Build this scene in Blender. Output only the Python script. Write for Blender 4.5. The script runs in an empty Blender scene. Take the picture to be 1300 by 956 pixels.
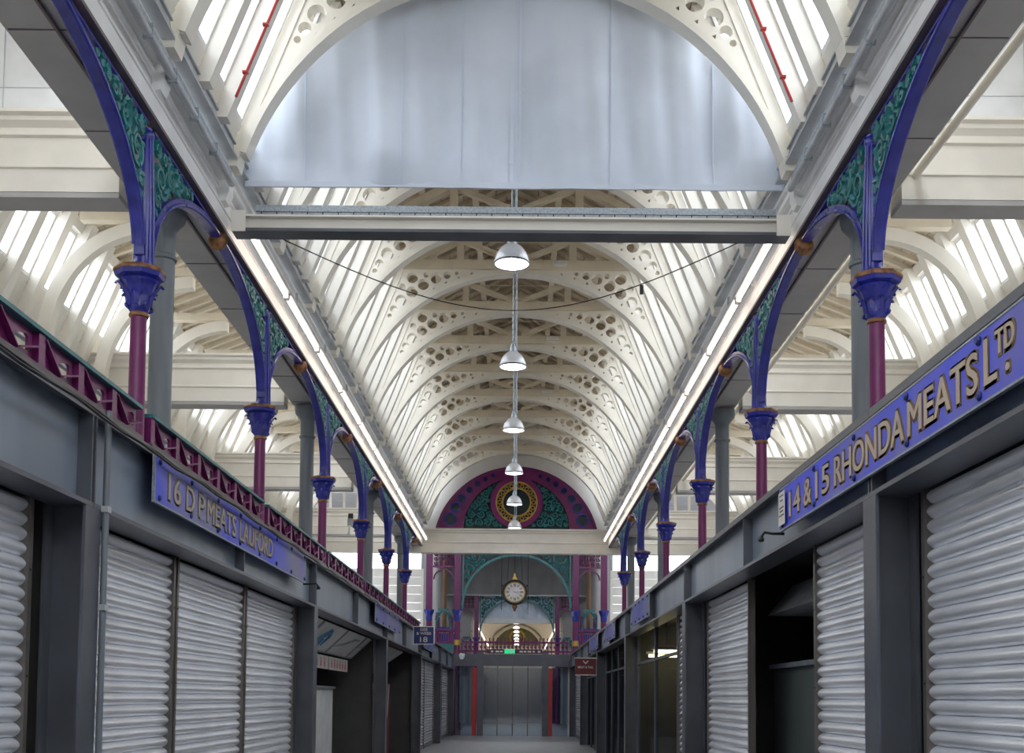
import bpy, math, random
from math import pi, sin, cos, sqrt, radians, atan2, hypot
from mathutils import Vector, Matrix

random.seed(7)
SC = bpy.context.scene
COL = SC.collection
E = 1.65                      # eye height: z = E + height above the eye

# ------------------------------------------------------------------ materials
def mat(name, col, rough=0.5, metal=0.0, var=0.08, scale=3.0, bump=0.0, bscale=40.0, col2=None, streak=False, spec=0.5):
    m = bpy.data.materials.new(name); m.use_nodes = True
    nt = m.node_tree; b = nt.nodes['Principled BSDF']
    b.inputs['Roughness'].default_value = rough
    b.inputs['Metallic'].default_value = metal
    b.inputs['Specular IOR Level'].default_value = spec
    tc = nt.nodes.new('ShaderNodeTexCoord')
    nz = nt.nodes.new('ShaderNodeTexNoise'); nz.inputs['Scale'].default_value = scale
    nz.inputs['Detail'].default_value = 6
    src = tc.outputs['Object']
    if streak:
        mp = nt.nodes.new('ShaderNodeMapping'); mp.inputs['Scale'].default_value = (1, 1, 0.12)
        nt.links.new(src, mp.inputs['Vector']); src = mp.outputs['Vector']
    nt.links.new(src, nz.inputs['Vector'])
    rp = nt.nodes.new('ShaderNodeValToRGB')
    c2 = col2 or tuple(max(0, c * (1 - 2.2 * var)) for c in col)
    rp.color_ramp.elements[0].position = 0.35; rp.color_ramp.elements[0].color = (*c2, 1)
    rp.color_ramp.elements[1].position = 0.62; rp.color_ramp.elements[1].color = (*col, 1)
    nt.links.new(nz.outputs['Fac'], rp.inputs['Fac'])
    nt.links.new(rp.outputs['Color'], b.inputs['Base Color'])
    if bump:
        n2 = nt.nodes.new('ShaderNodeTexNoise'); n2.inputs['Scale'].default_value = bscale
        nt.links.new(tc.outputs['Object'], n2.inputs['Vector'])
        bp = nt.nodes.new('ShaderNodeBump'); bp.inputs['Strength'].default_value = bump; bp.inputs['Distance'].default_value = 0.01
        nt.links.new(n2.outputs['Fac'], bp.inputs['Height']); nt.links.new(bp.outputs['Normal'], b.inputs['Normal'])
    return m

def emit(name, col, s):
    m = bpy.data.materials.new(name); m.use_nodes = True
    nt = m.node_tree; nt.nodes.clear()
    o = nt.nodes.new('ShaderNodeOutputMaterial'); e = nt.nodes.new('ShaderNodeEmission')
    e.inputs['Color'].default_value = (*col, 1); e.inputs['Strength'].default_value = s
    nt.links.new(e.outputs[0], o.inputs[0]); return m

def glass(name, tint=(1, 1, 1), gloss=0.06):
    m = bpy.data.materials.new(name); m.use_nodes = True
    nt = m.node_tree; nt.nodes.clear()
    o = nt.nodes.new('ShaderNodeOutputMaterial'); mx = nt.nodes.new('ShaderNodeMixShader')
    t = nt.nodes.new('ShaderNodeBsdfTransparent'); g = nt.nodes.new('ShaderNodeBsdfGlossy')
    t.inputs['Color'].default_value = (*tint, 1); g.inputs['Roughness'].default_value = 0.05
    mx.inputs['Fac'].default_value = gloss
    nt.links.new(t.outputs[0], mx.inputs[1]); nt.links.new(g.outputs[0], mx.inputs[2]); nt.links.new(mx.outputs[0], o.inputs[0])
    return m

M = {}
M['cream'] = mat('cream_paint', (.86, .82, .73), .45, var=.045, scale=1.6)
M['cream_wood'] = mat('cream_boards', (.87, .84, .77), .5, var=.05, scale=2.0)
M['lintel'] = mat('ivory_lintel_paint', (.85, .81, .74), .45, var=.03)
M['tan'] = mat('tan_roof_boards', (.62, .53, .40), .65, var=.10, scale=4)
M['truss'] = mat('stone_colour_truss_paint', (.78, .70, .56), .55, var=.05)
M['white'] = mat('white_paint', (.86, .86, .85), .4, var=.03)
M['girder'] = mat('girder_grey_paint', (.45, .44, .44), .5, var=.05)
M['fascia'] = mat('pale_fascia_paint', (.87, .87, .87), .4, var=.05, scale=2.5)
M['lead'] = mat('lead_grey', (.52, .54, .57), .45, metal=.2, var=.1)
M['maroon_edge'] = mat('dark_maroon_edge', (.16, .125, .135), .5)
M['blue'] = mat('ultramarine_paint', (.020, .028, .34), .26, var=.14, scale=9, spec=.7)
M['teal'] = mat('teal_paint', (.008, .185, .205), .35, var=.14, scale=10, spec=.6)
M['purple'] = mat('purple_paint', (.165, .012, .112), .32, var=.07, scale=6, spec=.45)
M['rust'] = mat('rusty_gilt', (.36, .17, .07), .5, metal=.35, var=.22, scale=18, col2=(.12, .055, .03))
M['gold'] = mat('gilt', (.62, .40, .10), .35, metal=.6, var=.12)
M['greycol'] = mat('blue_grey_column_paint', (.19, .215, .25), .38, var=.12, scale=5, streak=True)
M['steel'] = mat('slate_steel_paint', (.105, .114, .14), .36, var=.10, scale=2.5, spec=.55)
M['steel_web'] = mat('slate_steel_web', (.23, .28, .36), .36, var=.13, scale=1.5, streak=True)
M['guide'] = mat('brown_steel_guide', (.15, .135, .125), .4, metal=.3)
M['slat'] = mat('galvanised_slat', (.92, .945, 1.0), .24, metal=.45, var=.06, scale=1.2)
M['galv'] = mat('galvanised_zinc', (.42, .47, .52), .42, metal=.5, var=.14, scale=40)
M['canvas'] = mat('grey_canvas', (.72, .79, .92), .6, var=.06, scale=1.0)
M['canvas_dark'] = mat('dull_grey_canvas', (.24, .235, .24), .7, var=.08, scale=1.0)
M['screen'] = mat('pale_screen_cloth', (.78, .80, .82), .6, var=.05)
M['black'] = mat('black_paint', (.012, .012, .016), .35)
M['dark'] = mat('dark_interior', (.035, .036, .04), .6)
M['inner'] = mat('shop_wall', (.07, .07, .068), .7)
M['floor'] = mat('pale_floor', (.30, .30, .31), .4, var=.1)
M['signblue'] = mat('blue_enamel', (.07, .105, .86), .45, scale=1.1, col2=(.19, .19, .58), spec=.25)
M['signworn'] = mat('weathered_blue_enamel', (.27, .26, .34), .5, scale=.55, col2=(.075, .11, .80), spec=.25)
M['signgrey'] = mat('weathered_grey_blue_enamel', (.33, .32, .37), .2, var=.1, scale=.9, col2=(.10, .12, .55))
M['signfar'] = mat('violet_blue_enamel', (.19, .19, .36), .5, scale=1, col2=(.08, .10, .5), spec=.25)
M['beige'] = mat('beige_letter', (.60, .49, .39), .5, var=.05, spec=.2)
M['worn_letter'] = mat('worn_letter', (.46, .40, .36), .5, var=.12, spec=.2)
M['worn_edge'] = mat('worn_letter_edge', (.24, .19, .15), .5, spec=.2)
M['brownline'] = mat('bronze_letter_edge', (.26, .175, .085), .5, spec=.2)
M['navy'] = mat('navy_sign', (.012, .03, .20), .35)
M['oxblood'] = mat('oxblood_sign', (.16, .012, .025), .4)
M['red'] = mat('red_paint', (.55, .03, .03), .35)
M['paper'] = mat('paper', (.82, .79, .74), .6)
M['green'] = emit('exit_sign_green', (.02, .55, .22), .25)
M['pink'] = mat('pink_print', (.75, .25, .40), .6)
M['skyblue'] = mat('blue_print', (.10, .32, .60), .6)
M['orange'] = mat('orange_print', (.80, .40, .10), .6)
M['panelwhite'] = mat('white_canopy_panel', (.70, .71, .73), .4)
M['brown'] = mat('brown_timber', (.20, .11, .05), .5)
M['pane'] = glass('clear_pane', (.97, .98, 1.0), .03)
M['shopglass'] = glass('shop_glass', (.55, .60, .66), .10)
M['doorglass'] = glass('door_glass', (.30, .40, .52), .22)
M['tube'] = emit('fluorescent_tube', (1.0, .84, .70), 1.15)
M['shoptube'] = emit('yellow_shop_tube', (1.0, .80, .36), 2.2)
M['bulb'] = emit('lamp_bulb', (1.0, .97, .92), 14.0)
M['farbulb'] = emit('far_lamp_bulb', (1.0, .97, .92), 1.0)
M['enamel'] = mat('white_enamel_shade', (.80, .82, .86), .25, metal=.15)
M['tracery_glass'] = mat('dark_leaded_glass', (.012, .03, .04), .25)

# ------------------------------------------------------------------ mesh builder
class MB:
    def __init__(s): s.v = []; s.f = []
    def quad(s, *p):
        b = len(s.v); s.v += [tuple(q) for q in p]; s.f.append(tuple(range(b, b + len(p)))); return s
    def box(s, x0, x1, y0, y1, z0, z1):
        b = len(s.v)
        s.v += [(x, y, z) for z in (z0, z1) for y in (y0, y1) for x in (x0, x1)]
        for q in ((0, 2, 3, 1), (4, 5, 7, 6), (0, 1, 5, 4), (2, 6, 7, 3), (0, 4, 6, 2), (1, 3, 7, 5)):
            s.f.append(tuple(b + i for i in q))
        return s
    def prism(s, poly, axis, a, b2):
        """poly: 2D points; axis 'x' -> (y,z), 'y' -> (x,z), 'z' -> (x,y)"""
        def P(p, t):
            return (t, p[0], p[1]) if axis == 'x' else (p[0], t, p[1]) if axis == 'y' else (p[0], p[1], t)
        n = len(poly); b = len(s.v)
        s.v += [P(p, a) for p in poly] + [P(p, b2) for p in poly]
        s.f.append(tuple(b + i for i in range(n))); s.f.append(tuple(b + n + i for i in reversed(range(n))))
        for i in range(n):
            j = (i + 1) % n
            s.f.append((b + i, b + j, b + n + j, b + n + i))
        return s
    def strip(s, inner, outer, axis, a, b2):
        """band between two equal-length polylines, extruded"""
        for i in range(len(inner) - 1):
            s.prism([inner[i], inner[i + 1], outer[i + 1], outer[i]], axis, a, b2)
        return s
    def bar(s, p0, p1, w, h, up=(0, 0, 1)):
        p0, p1 = Vector(p0), Vector(p1); d = (p1 - p0).normalized(); up = Vector(up)
        if abs(d.dot(up)) > .98: up = Vector((1, 0, 0))
        r = d.cross(up).normalized() * w / 2; u = r.cross(d).normalized() * h / 2
        b = len(s.v)
        for p in (p0, p1):
            s.v += [tuple(p - r - u), tuple(p + r - u), tuple(p + r + u), tuple(p - r + u)]
        for q in ((0, 3, 2, 1), (4, 5, 6, 7), (0, 1, 5, 4), (1, 2, 6, 5), (2, 3, 7, 6), (3, 0, 4, 7)):
            s.f.append(tuple(b + i for i in q))
        return s
    def tube(s, pts, r, n=8):
        pts = [Vector(p) for p in pts]; N = len(pts)
        rs = r if isinstance(r, (list, tuple)) else [r] * N
        b = len(s.v); ref = None
        for i, p in enumerate(pts):
            d = (pts[min(i + 1, N - 1)] - pts[max(i - 1, 0)]).normalized()
            if ref is None:
                ref = Vector((0, 0, 1)) if abs(d.z) < .9 else Vector((1, 0, 0))
            a = (ref - d * ref.dot(d)).normalized(); ref = a; c = d.cross(a)
            for k in range(n):
                t = 2 * pi * (k + .5) / n
                s.v.append(tuple(p + (a * cos(t) + c * sin(t)) * rs[i]))
        for i in range(N - 1):
            for k in range(n):
                l = (k + 1) % n
                s.f.append((b + i * n + k, b + i * n + l, b + (i + 1) * n + l, b + (i + 1) * n + k))
        s.f.append(tuple(b + k for k in reversed(range(n)))); s.f.append(tuple(b + (N - 1) * n + k for k in range(n)))
        return s
    def lathe(s, prof, cx=0, cy=0, n=20, rot=0.0, axis='z', cz=0):
        b = len(s.v)
        for (r, z) in prof:
            for k in range(n):
                t = 2 * pi * k / n + rot
                if axis == 'z': s.v.append((cx + r * cos(t), cy + r * sin(t), z))
                else: s.v.append((cx + r * cos(t), cy + z, cz + r * sin(t)))      # axis y
        for i in range(len(prof) - 1):
            for k in range(n):
                l = (k + 1) % n
                q = (b + i * n + k, b + i * n + l, b + (i + 1) * n + l, b + (i + 1) * n + k)
                s.f.append(q if axis == 'z' else q[::-1])
        s.f.append(tuple(b + k for k in reversed(range(n)))); s.f.append(tuple(b + (len(prof) - 1) * n + k for k in range(n)))
        return s
    def build(s, name, m, parent=None, smooth=False):
        me = bpy.data.meshes.new(name); me.from_pydata(s.v, [], s.f); me.update()
        import bmesh
        bm = bmesh.new(); bm.from_mesh(me); bmesh.ops.recalc_face_normals(bm, faces=bm.faces); bm.to_mesh(me); bm.free()
        return link(name, me, m, parent, smooth)

def link(name, me, m, parent=None, smooth=False):
    me.materials.clear(); me.materials.append(M[m] if isinstance(m, str) else m)
    if smooth:
        for p in me.polygons: p.use_smooth = True
        try: me.set_sharp_from_angle(angle=radians(38))
        except Exception: pass
    o = bpy.data.objects.new(name, me); COL.objects.link(o)
    if parent is not None: o.parent = parent
    return o

def tag(o, label=None, cat=None, group=None, kind=None):
    if label: o['label'] = label
    if cat: o['category'] = cat
    if group: o['group'] = group
    if kind: o['kind'] = kind
    return o

def thing(name, label, cat, loc=(0, 0, 0), rz=0.0, group=None):
    o = bpy.data.objects.new(name, None); COL.objects.link(o); o.empty_display_size = .2
    o.location = loc; o.rotation_euler = (0, 0, rz)
    o['kind'] = 'thing'
    return tag(o, label, cat, group)

def struct(name, loc=(0, 0, 0)):
    o = bpy.data.objects.new(name, None); COL.objects.link(o); o.location = loc
    o['kind'] = 'structure'; return o

def sbuild(mb, name, m, smooth=False):
    o = mb.build(name, m, None, smooth); o['kind'] = 'structure'; return o

def kids(o): return [c for c in bpy.data.objects if c.parent == o]

def dup(root, loc=None, rz=None, label=None, group=None):
    r = root.copy(); COL.objects.link(r)
    if loc is not None: r.location = loc
    if rz is not None: r.rotation_euler = (0, 0, rz)
    if label: r['label'] = label
    if group: r['group'] = group
    for ch in kids(root):
        c = ch.copy(); COL.objects.link(c); c.parent = r
        for g in kids(ch):
            d = g.copy(); COL.objects.link(d); d.parent = c
    return r

ORD = ['nearest', 'second', 'third', 'fourth', 'fifth', 'sixth', 'seventh', 'eighth', 'ninth', 'tenth', 'eleventh', 'twelfth', 'thirteenth', 'fourteenth', 'fifteenth']
def nth(i): return ORD[i]

def curve_mesh(splines, thick, offset=0.0):
    """2D filled curve with holes -> mesh in xy, thickness along z"""
    cu = bpy.data.curves.new('tmp', 'CURVE'); cu.dimensions = '2D'; cu.fill_mode = 'BOTH'; cu.extrude = thick / 2; cu.offset = offset
    for pts in splines:
        sp = cu.splines.new('POLY'); sp.points.add(len(pts) - 1)
        for p, q in zip(sp.points, pts): p.co = (q[0], q[1], 0, 1)
        sp.use_cyclic_u = True
    ob = bpy.data.objects.new('tmp', cu)
    me = bpy.data.meshes.new_from_object(ob)
    bpy.data.objects.remove(ob); bpy.data.curves.remove(cu)
    return me

def text_mesh(txt, thick=0.004, offset=0.0, width=None, height=None, align='LEFT'):
    cu = bpy.data.curves.new('tmp', 'FONT'); cu.body = txt; cu.extrude = thick / 2; cu.offset = offset; cu.align_x = align; cu.resolution_u = 4
    ob = bpy.data.objects.new('tmp', cu)
    me = bpy.data.meshes.new_from_object(ob)
    bpy.data.objects.remove(ob); bpy.data.curves.remove(cu)
    if width or height:
        xs = [v.co.x for v in me.vertices]; ys = [v.co.y for v in me.vertices]
        x0, x1, y0, y1 = min(xs), max(xs), min(ys), max(ys)
        for v in me.vertices:
            if width: v.co.x = (v.co.x - x0) / (x1 - x0) * width
            if height: v.co.y = (v.co.y - y0) / (y1 - y0) * height
    return me

def xf(me, fn):
    for v in me.vertices: v.co = fn(v.co.x, v.co.y, v.co.z)
    import bmesh
    bm = bmesh.new(); bm.from_mesh(me); bmesh.ops.recalc_face_normals(bm, faces=bm.faces); bm.to_mesh(me); bm.free()
    me.update(); return me

def join(meshes):
    v, f = [], []
    for me in meshes:
        b = len(v); v += [tuple(x.co) for x in me.vertices]; f += [tuple(b + i for i in p.vertices) for p in me.polygons]
    out = bpy.data.meshes.new('joined'); out.from_pydata(v, [], f); out.update()
    return out

def arc(cx, cz, r, a0, a1, n):
    return [(cx + r * cos(a0 + (a1 - a0) * i / n), cz + r * sin(a0 + (a1 - a0) * i / n)) for i in range(n + 1)]

def circ(cx, cy, r, n=14, rot=0): return [(cx + r * cos(2 * pi * i / n + rot), cy + r * sin(2 * pi * i / n + rot)) for i in range(n)]

def pack(dist, u0, u1, v0, v1, n, rmin, gap=0.0, res=46, rmax=9):
    """largest inscribed circles, one after another; dist(u,v) = signed room"""
    grid = []
    for i in range(res + 1):
        for j in range(res + 1):
            u = u0 + (u1 - u0) * i / res; v = v0 + (v1 - v0) * j / res
            d = dist(u, v)
            if d > rmin: grid.append([u, v, min(d, rmax)])
    out = []
    for _ in range(n):
        if not grid: break
        u, v, r = max(grid, key=lambda g: g[2])
        if r < rmin: break
        out.append((u, v, r))
        for g in grid: g[2] = min(g[2], hypot(g[0] - u, g[1] - v) - r - gap)
        grid = [g for g in grid if g[2] > rmin]
    return out

def scrolls(mb, circles, plane, x, thick):
    """foliate scroll work in a vertical plane; plane(u, v, x) -> 3D"""
    for k, (u, v, r) in enumerate(circles):
        sgn = 1 if k % 2 else -1
        a0 = k * 1.9
        N = 22 if r > .05 else 12
        pts, rad = [], []
        for i in range(N + 1):
            t = i / N
            a = a0 + sgn * t * 2 * pi * (1.45 if r > .05 else 1.0)
            q = r * (0.95 - .78 * t)
            pts.append(plane(u + q * cos(a), v + q * sin(a), x)); rad.append(max(.008, thick * (1.15 - .5 * t)))
        mb.tube(pts, rad, 5)
        if r > .045:                                  # leaves springing from the scroll
            for j in range(4 if r > .09 else 2):
                a = a0 + j * 1.7 + .5
                c0 = (u + r * .62 * cos(a), v + r * .62 * sin(a)); c1 = (u + r * .98 * cos(a + .5), v + r * .98 * sin(a + .5))
                cm = ((c0[0] + c1[0]) / 2 + .12 * r * cos(a + 1.6), (c0[1] + c1[1]) / 2 + .12 * r * sin(a + 1.6))
                mb.tube([plane(*c0, x), plane(*cm, x), plane(*c1, x)], [thick * .6, max(thick * 1.5, r * .13), thick * .3], 5)
            mb.tube([plane(u - r * .13, v, x - .012), plane(u, v, x), plane(u + r * .13, v, x + .012)], [thick * .7, r * .2, thick * .7], 6)

# ------------------------------------------------------------------ key dimensions
XL, XR = -2.97, 2.92                       # arcade column lines
GIN = {-1: -2.86, 1: 2.81}; GOUT = {-1: -3.52, 1: 3.47}
SOF = E + 4.60                              # girder soffit
SILL = E + 5.34                             # top of girder / foot of roof wall
COLY = [8.95 + 4.31 * k for k in range(6)]
HALF = 2.155
RIBY = [8.997 + 2.053 * j for j in range(13)]
BACK = -5.4                                 # the hall goes on behind the camera
WALLY = [8.997 + 2.053 * j for j in range(-7, 13)]
YEND = 34.75
FAL, FAR = -2.68, 2.32                      # shop fronts
TOPL, TOPR = E + 1.86, E + 1.87
BOTL, BOTR = E + 1.21, E + 1.30
PILL = [7.22, 15.45, 24.0, 32.65, 41.1, 49.3]
PILR = [7.12, 15.3, 23.8, 32.4, 40.9, 49.3]
SIDE = {-1: 'left', 1: 'right'}

# ------------------------------------------------------------------ setting
sbuild(MB().box(-7.2, 7.2, -5.6, 52, -.12, 0), 'floor', 'floor')
sbuild(MB().box(-30, 30, 52.01, 112, -.12, 0), 'floor.001', 'floor')
for s, fx in ((-1, FAL), (1, FAR)):
    xo = -7.0 if s < 0 else 7.0
    a, b = sorted((fx + s * .275, xo))
    o = sbuild(MB().box(a, b, BACK, 49.6, E + 1.64, E + 1.80), 'floor.002' if s < 0 else 'floor.003', 'girder')      # deck over the shops
    a, b = sorted((xo - s * .8, xo - s * .66))
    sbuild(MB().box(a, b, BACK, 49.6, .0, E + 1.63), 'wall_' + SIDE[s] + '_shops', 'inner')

# longitudinal girders (left and right of the nave)
def girder(s):
    gi, go = GIN[s], GOUT[s]
    root = struct('beam_' + SIDE[s])
    y0, y1 = BACK, YEND
    X = lambda d: gi + s * d                  # d: distance outwards from the inner face
    # soffit plates: dark edge, arcade seat, outer plate
    a, b = sorted((X(.0), X(.10))); MB().box(a, b, y0, y1, SOF, SOF + .03).build('soffit_edge', 'maroon_edge', root)
    a, b = sorted((X(.10), go)); MB().box(a, b, y0, y1, SOF + .012, SOF + .05).build('soffit_plate', 'girder', root)
    m = MB()
    for yy in [-5.2 + 1.43 * i for i in range(28)]:
        a, b = sorted((X(.10), go - s * .015)); m.box(a, b, yy, yy + .012, SOF + .006, SOF + .014)
    m.build('soffit_joint', 'maroon_edge', root)
    a, b = sorted((X(.28), X(.30))); MB().box(a, b, y0, y1, SOF - .02, SOF + .012).build('soffit_bead', 'maroon_edge', root)
    # moulded inner face
    prof = [(0, 0.03), (0, .17), (.012, .175), (.012, .185), (-.004, .19), (-.004, .205), (.05, .23), (.05, .40), (.03, .41), (.03, .43), (.045, .435), (.045, .47), (.0, .485), (-.02, .50), (-.03, .54), (-.06, .56), (-.06, .60), (.3, .60), (.3, .03)]
    MB().prism([(X(d), SOF + z) for d, z in prof], 'y', y0, y1).build('fascia', 'fascia', root)
    m = MB()
    for yy in WALLY:                          # corbels under the rib feet
        yy -= .08
        m.prism([(X(.05), SOF + .25), (X(-.02), SOF + .27), (X(-.055), SOF + .36), (X(-.05), SOF + .47), (X(.05), SOF + .48)], 'y', yy, yy + .16)
    m.build('corbel', 'fascia', root)
    m = MB()
    for yy in WALLY: m.prism([(X(-.16), SOF + .738), (X(-.13), SOF + .605), (X(.16), SOF + .605), (X(.16), SOF + .738)], 'y', yy - .105, yy + .105)
    m.build('rib_shoe', 'cream', root)
    a, b = sorted((X(.06), go)); MB().box(a, b, y0, y1, SOF + .60, SOF + .66).build('gutter_top', 'lead', root)
    a, b = sorted((go, go - s * .04)); MB().box(a, b, y0, y1, SOF + .05, SOF + .60).build('outer_face', 'cream', root)
    a, b = sorted((go, go + s * .02)); MB().box(a, b, y0, y1, SOF + .035, SOF + .08).build('outer_moulding', 'cream', root)
    # lead sill boxes between the rib feet
    for j in range(len(WALLY)):
        yy0 = WALLY[j] + .11; yy1 = min(WALLY[j] + 2.053 - .11, YEND - .1)
        m = MB(); m.box(*sorted((X(-.14), X(.02))), yy0, yy1, SOF + .665, SOF + .69); m.prism([(X(-.12), SOF + .69), (X(-.105), SOF + .80), (X(-.13), SOF + .80), (X(-.13), SOF + .82), (X(-.08), SOF + .82), (X(-.08), SOF + .69)], 'y', yy0 + .03, yy1 - .03)
        m.build('sill_box', 'lead', root)
for s in (-1, 1): girder(s)

# ------------------------------------------------------------------ nave roof
CZ, R0 = E + 4.46, 2.80
TIE0, TIE1 = E + 7.33, E + 7.50
def rake(z): return 2.80 - .39 * (z - (E + 5.35))          # outer wall line
def spandrel_dist(x, z):
    d = hypot(x, z - CZ) - (R0 + .15)
    d = min(d, (TIE0 - .035) - z)
    d = min(d, (rake(z) - .13 - x) / sqrt(1 + .39 ** 2))
    return d
HOLES = pack(spandrel_dist, .6, 2.5, E + 6.0, TIE0, 16, .030, .026, 80, .098)

def rib_plate():
    aF = math.asin((SILL + .0 - CZ) / R0)
    inner = arc(0, CZ, R0, aF, pi - aF, 48)                 # right foot -> left foot
    out = list(inner) + [(-rake(SILL) + .04, SILL), (-rake(TIE0) + .04, TIE0), (rake(TIE0) - .04, TIE0), (rake(SILL) - .04, SILL)]
    holes = []
    for (x, z, r) in HOLES:
        if r > .075:                                        # keyhole: circle with a slot towards the corner
            pts = circ(0, 0, r, 16)
        for sg in (1, -1):
            holes.append([(sg * px, pz) for px, pz in circ(x, z, r, 16)])
    for i in range(7):                                      # small three-cornered piercings along the arch
        a = radians(47 + i * 4.6)
        for sg in (1, -1):
            c = Vector((sg * (R0 + .105) * cos(a), CZ + (R0 + .105) * sin(a)))
            holes.append([(c.x + .028 * cos(a * sg + t), c.y + .028 * sin(a + t)) for t in (0, 2.1, 4.2)])
    me = curve_mesh([out] + holes, .14)
    return xf(me, lambda x, y, z: (x, z, y))
rib0 = thing('roof_rib', 'x', 'roof rib', (0, RIBY[0], 0), 0, 'arched ribs of the nave roof')
link('arch_plate', rib_plate(), 'cream', rib0)
aF = math.asin((SILL - CZ) / R0)
MB().strip(arc(0, CZ, R0 - .012, aF, pi - aF, 48), arc(0, CZ, R0 + .055, aF, pi - aF, 48), 'y', -.10, .10).build('arch_moulding', 'cream', rib0)
MB().box(-rake(TIE1) - .02, rake(TIE1) + .02, -.09, .09, TIE0 + .002, TIE1).build('tie_beam', 'truss', rib0)
for sg in (1, -1):
    p = [(sg * (rake(SILL) - .10), SILL), (sg * (rake(SILL) + .04), SILL), (sg * (rake(TIE0) + .04), TIE0), (sg * (rake(TIE0) - .10), TIE0)]
    MB().prism(p, 'y', -.088, .088).build('raking_post', 'cream', rib0)
    RZ = E + 8.62
    MB().bar((sg * 1.72, 0, E + 7.51), (sg * .03, 0, E + 8.39), .12, .16, (0, 1, 0)).build('principal_rafter', 'truss', rib0)
    MB().box(sg * .97 - .06, sg * .97 + .06, -.06, .06, TIE1, E + 7.86).build('queen_post', 'truss', rib0)
    MB().bar((sg * .93, 0, E + 7.86), (sg * .10, 0, TIE1 + .03), .08, .10, (0, 1, 0)).build('inner_strut', 'truss', rib0)
MB().tube([(-1.1, -.1, E + 7.80), (1.1, -.1, E + 7.80)], .008, 5).build('tie_rod', 'truss', rib0)
RIBLAB = ['nearest cream arched roof rib, in front of the grey canvas curtain',
          'pierced cream arched roof rib that frames the big grey canvas curtain']
for j, y in enumerate(RIBY):
    if j < 2: lab = RIBLAB[j]
    else: lab = '%s cream arched roof rib with pierced spandrels behind the canvas curtain' % ('first' if j == 2 else nth(j - 2))
    if j == 12: lab = 'last cream arched roof rib, against the purple and teal gable'
    if j == 0: rib0['label'] = lab
    else: dup(rib0, (0, y, 0), 0, lab)

# roof boards above the trusses
for s in (-1, 1):
    root = struct('ceiling_' + SIDE[s])
    p0 = (s * 2.28, E + 7.50); p1 = (0, E + 8.72)
    dx, dz = p1[0] - p0[0], p1[1] - p0[1]; L = hypot(dx, dz)
    n = (-dz / L * (1 if dx < 0 else -1), abs(dx) / L)
    n = (s * abs(dz) / L, abs(dx) / L)
    m = MB()
    nb = 13
    for i in range(nb):
        t0, t1 = i / nb, (i + .93) / nb
        a = (p0[0] + dx * t0, p0[1] + dz * t0); b = (p0[0] + dx * t1, p0[1] + dz * t1)
        m.prism([a, b, (b[0] + n[0] * .03, b[1] + n[1] * .03), (a[0] + n[0] * .03, a[1] + n[1] * .03)], 'y', BACK, YEND)
    m.build('roof_boarding', 'tan', root)
    m = MB(); m.prism([(p0[0] + n[0] * .04, p0[1] + n[1] * .04), (p1[0], p1[1] + .05), (p1[0], p1[1] + .08), (p0[0] + n[0] * .07, p0[1] + n[1] * .07)], 'y', BACK, YEND)
    m.build('roof_covering', 'tan', root)
    m = MB()
    y = -5.2
    while y < YEND - .2:
        m.bar((p0[0] * .985, y, p0[1] - .03), (p1[0] + s * .02, y, p1[1] - .05), .06, .07, (0, 1, 0)); y += .41
    m.build('common_rafter', 'tan', root)
    m = MB()
    for t in (.02, .36, .70):
        m.box(*sorted((p0[0] + dx * t - .05, p0[0] + dx * t + .05)), BACK, YEND, p0[1] + dz * t - .19, p0[1] + dz * t - .10)
    m.build('purlin', 'truss', root)

# raking side walls of the nave: posts, weatherboard, windows
def nave_wall(s):
    for j in range(len(WALLY)):
        y0 = WALLY[j] + .112; y1 = (WALLY[j + 1] if j + 1 < len(WALLY) else YEND) - .112
        root = struct('wall_%s' % SIDE[s])
        P = lambda d, z: (s * (rake(z) + d), z)
        zt = TIE1 - .02
        pan = MB()
        zz = [SILL + .002, SILL + .09, SILL + .18, SILL + .27]
        for a, b in zip(zz[:-1], zz[1:]):
            pan.prism([P(.0, a), P(-.015, b - .008), P(.05, b - .008), P(.05, a)], 'y', y0, y1)
        pan.build('weatherboard', 'cream_wood', root)
        MB().prism([P(-.02, zt - .12), P(-.02, zt), P(.06, zt), P(.06, zt - .12)], 'y', y0, y1).build('head_plate', 'cream_wood', root)
        w = (y1 - y0) / 3
        for k in (1, 2):
            yy = y0 + w * k
            MB().prism([P(-.15, SILL + .002), P(-.15, zt - .12), P(.05, zt - .12), P(.05, SILL + .002)], 'y', yy - .07, yy + .07).build('raking_post', 'cream_wood', root)
        win = struct('window_%d' % (j + 1))
        for k in range(3):
            a, b = y0 + w * k + (.07 if k else 0), y0 + w * (k + 1) - (.07 if k < 2 else 0)
            m = MB()
            z0, z1 = SILL + .275, zt - .125
            for (c0, c1, q0, q1) in ((a, a + .03, z0, z1), (b - .03, b, z0, z1), (a + .03, b - .03, z0, z0 + .04), (a + .03, b - .03, z1 - .04, z1)):
                m.prism([P(.0, q0), P(.0, q1), P(.04, q1), P(.04, q0)], 'y', c0, c1)
            m.build('window_frame', 'white', win)
            MB().quad((*[P(.02, z0)[0]], a + .03, z0 + .04), (P(.02, z0)[0], b - .03, z0 + .04), (P(.02, z1)[0], b - .03, z1 - .04), (P(.02, z1)[0], a + .03, z1 - .04)).build('pane', 'pane', win)
for s in (-1, 1): nave_wall(s)

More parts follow.
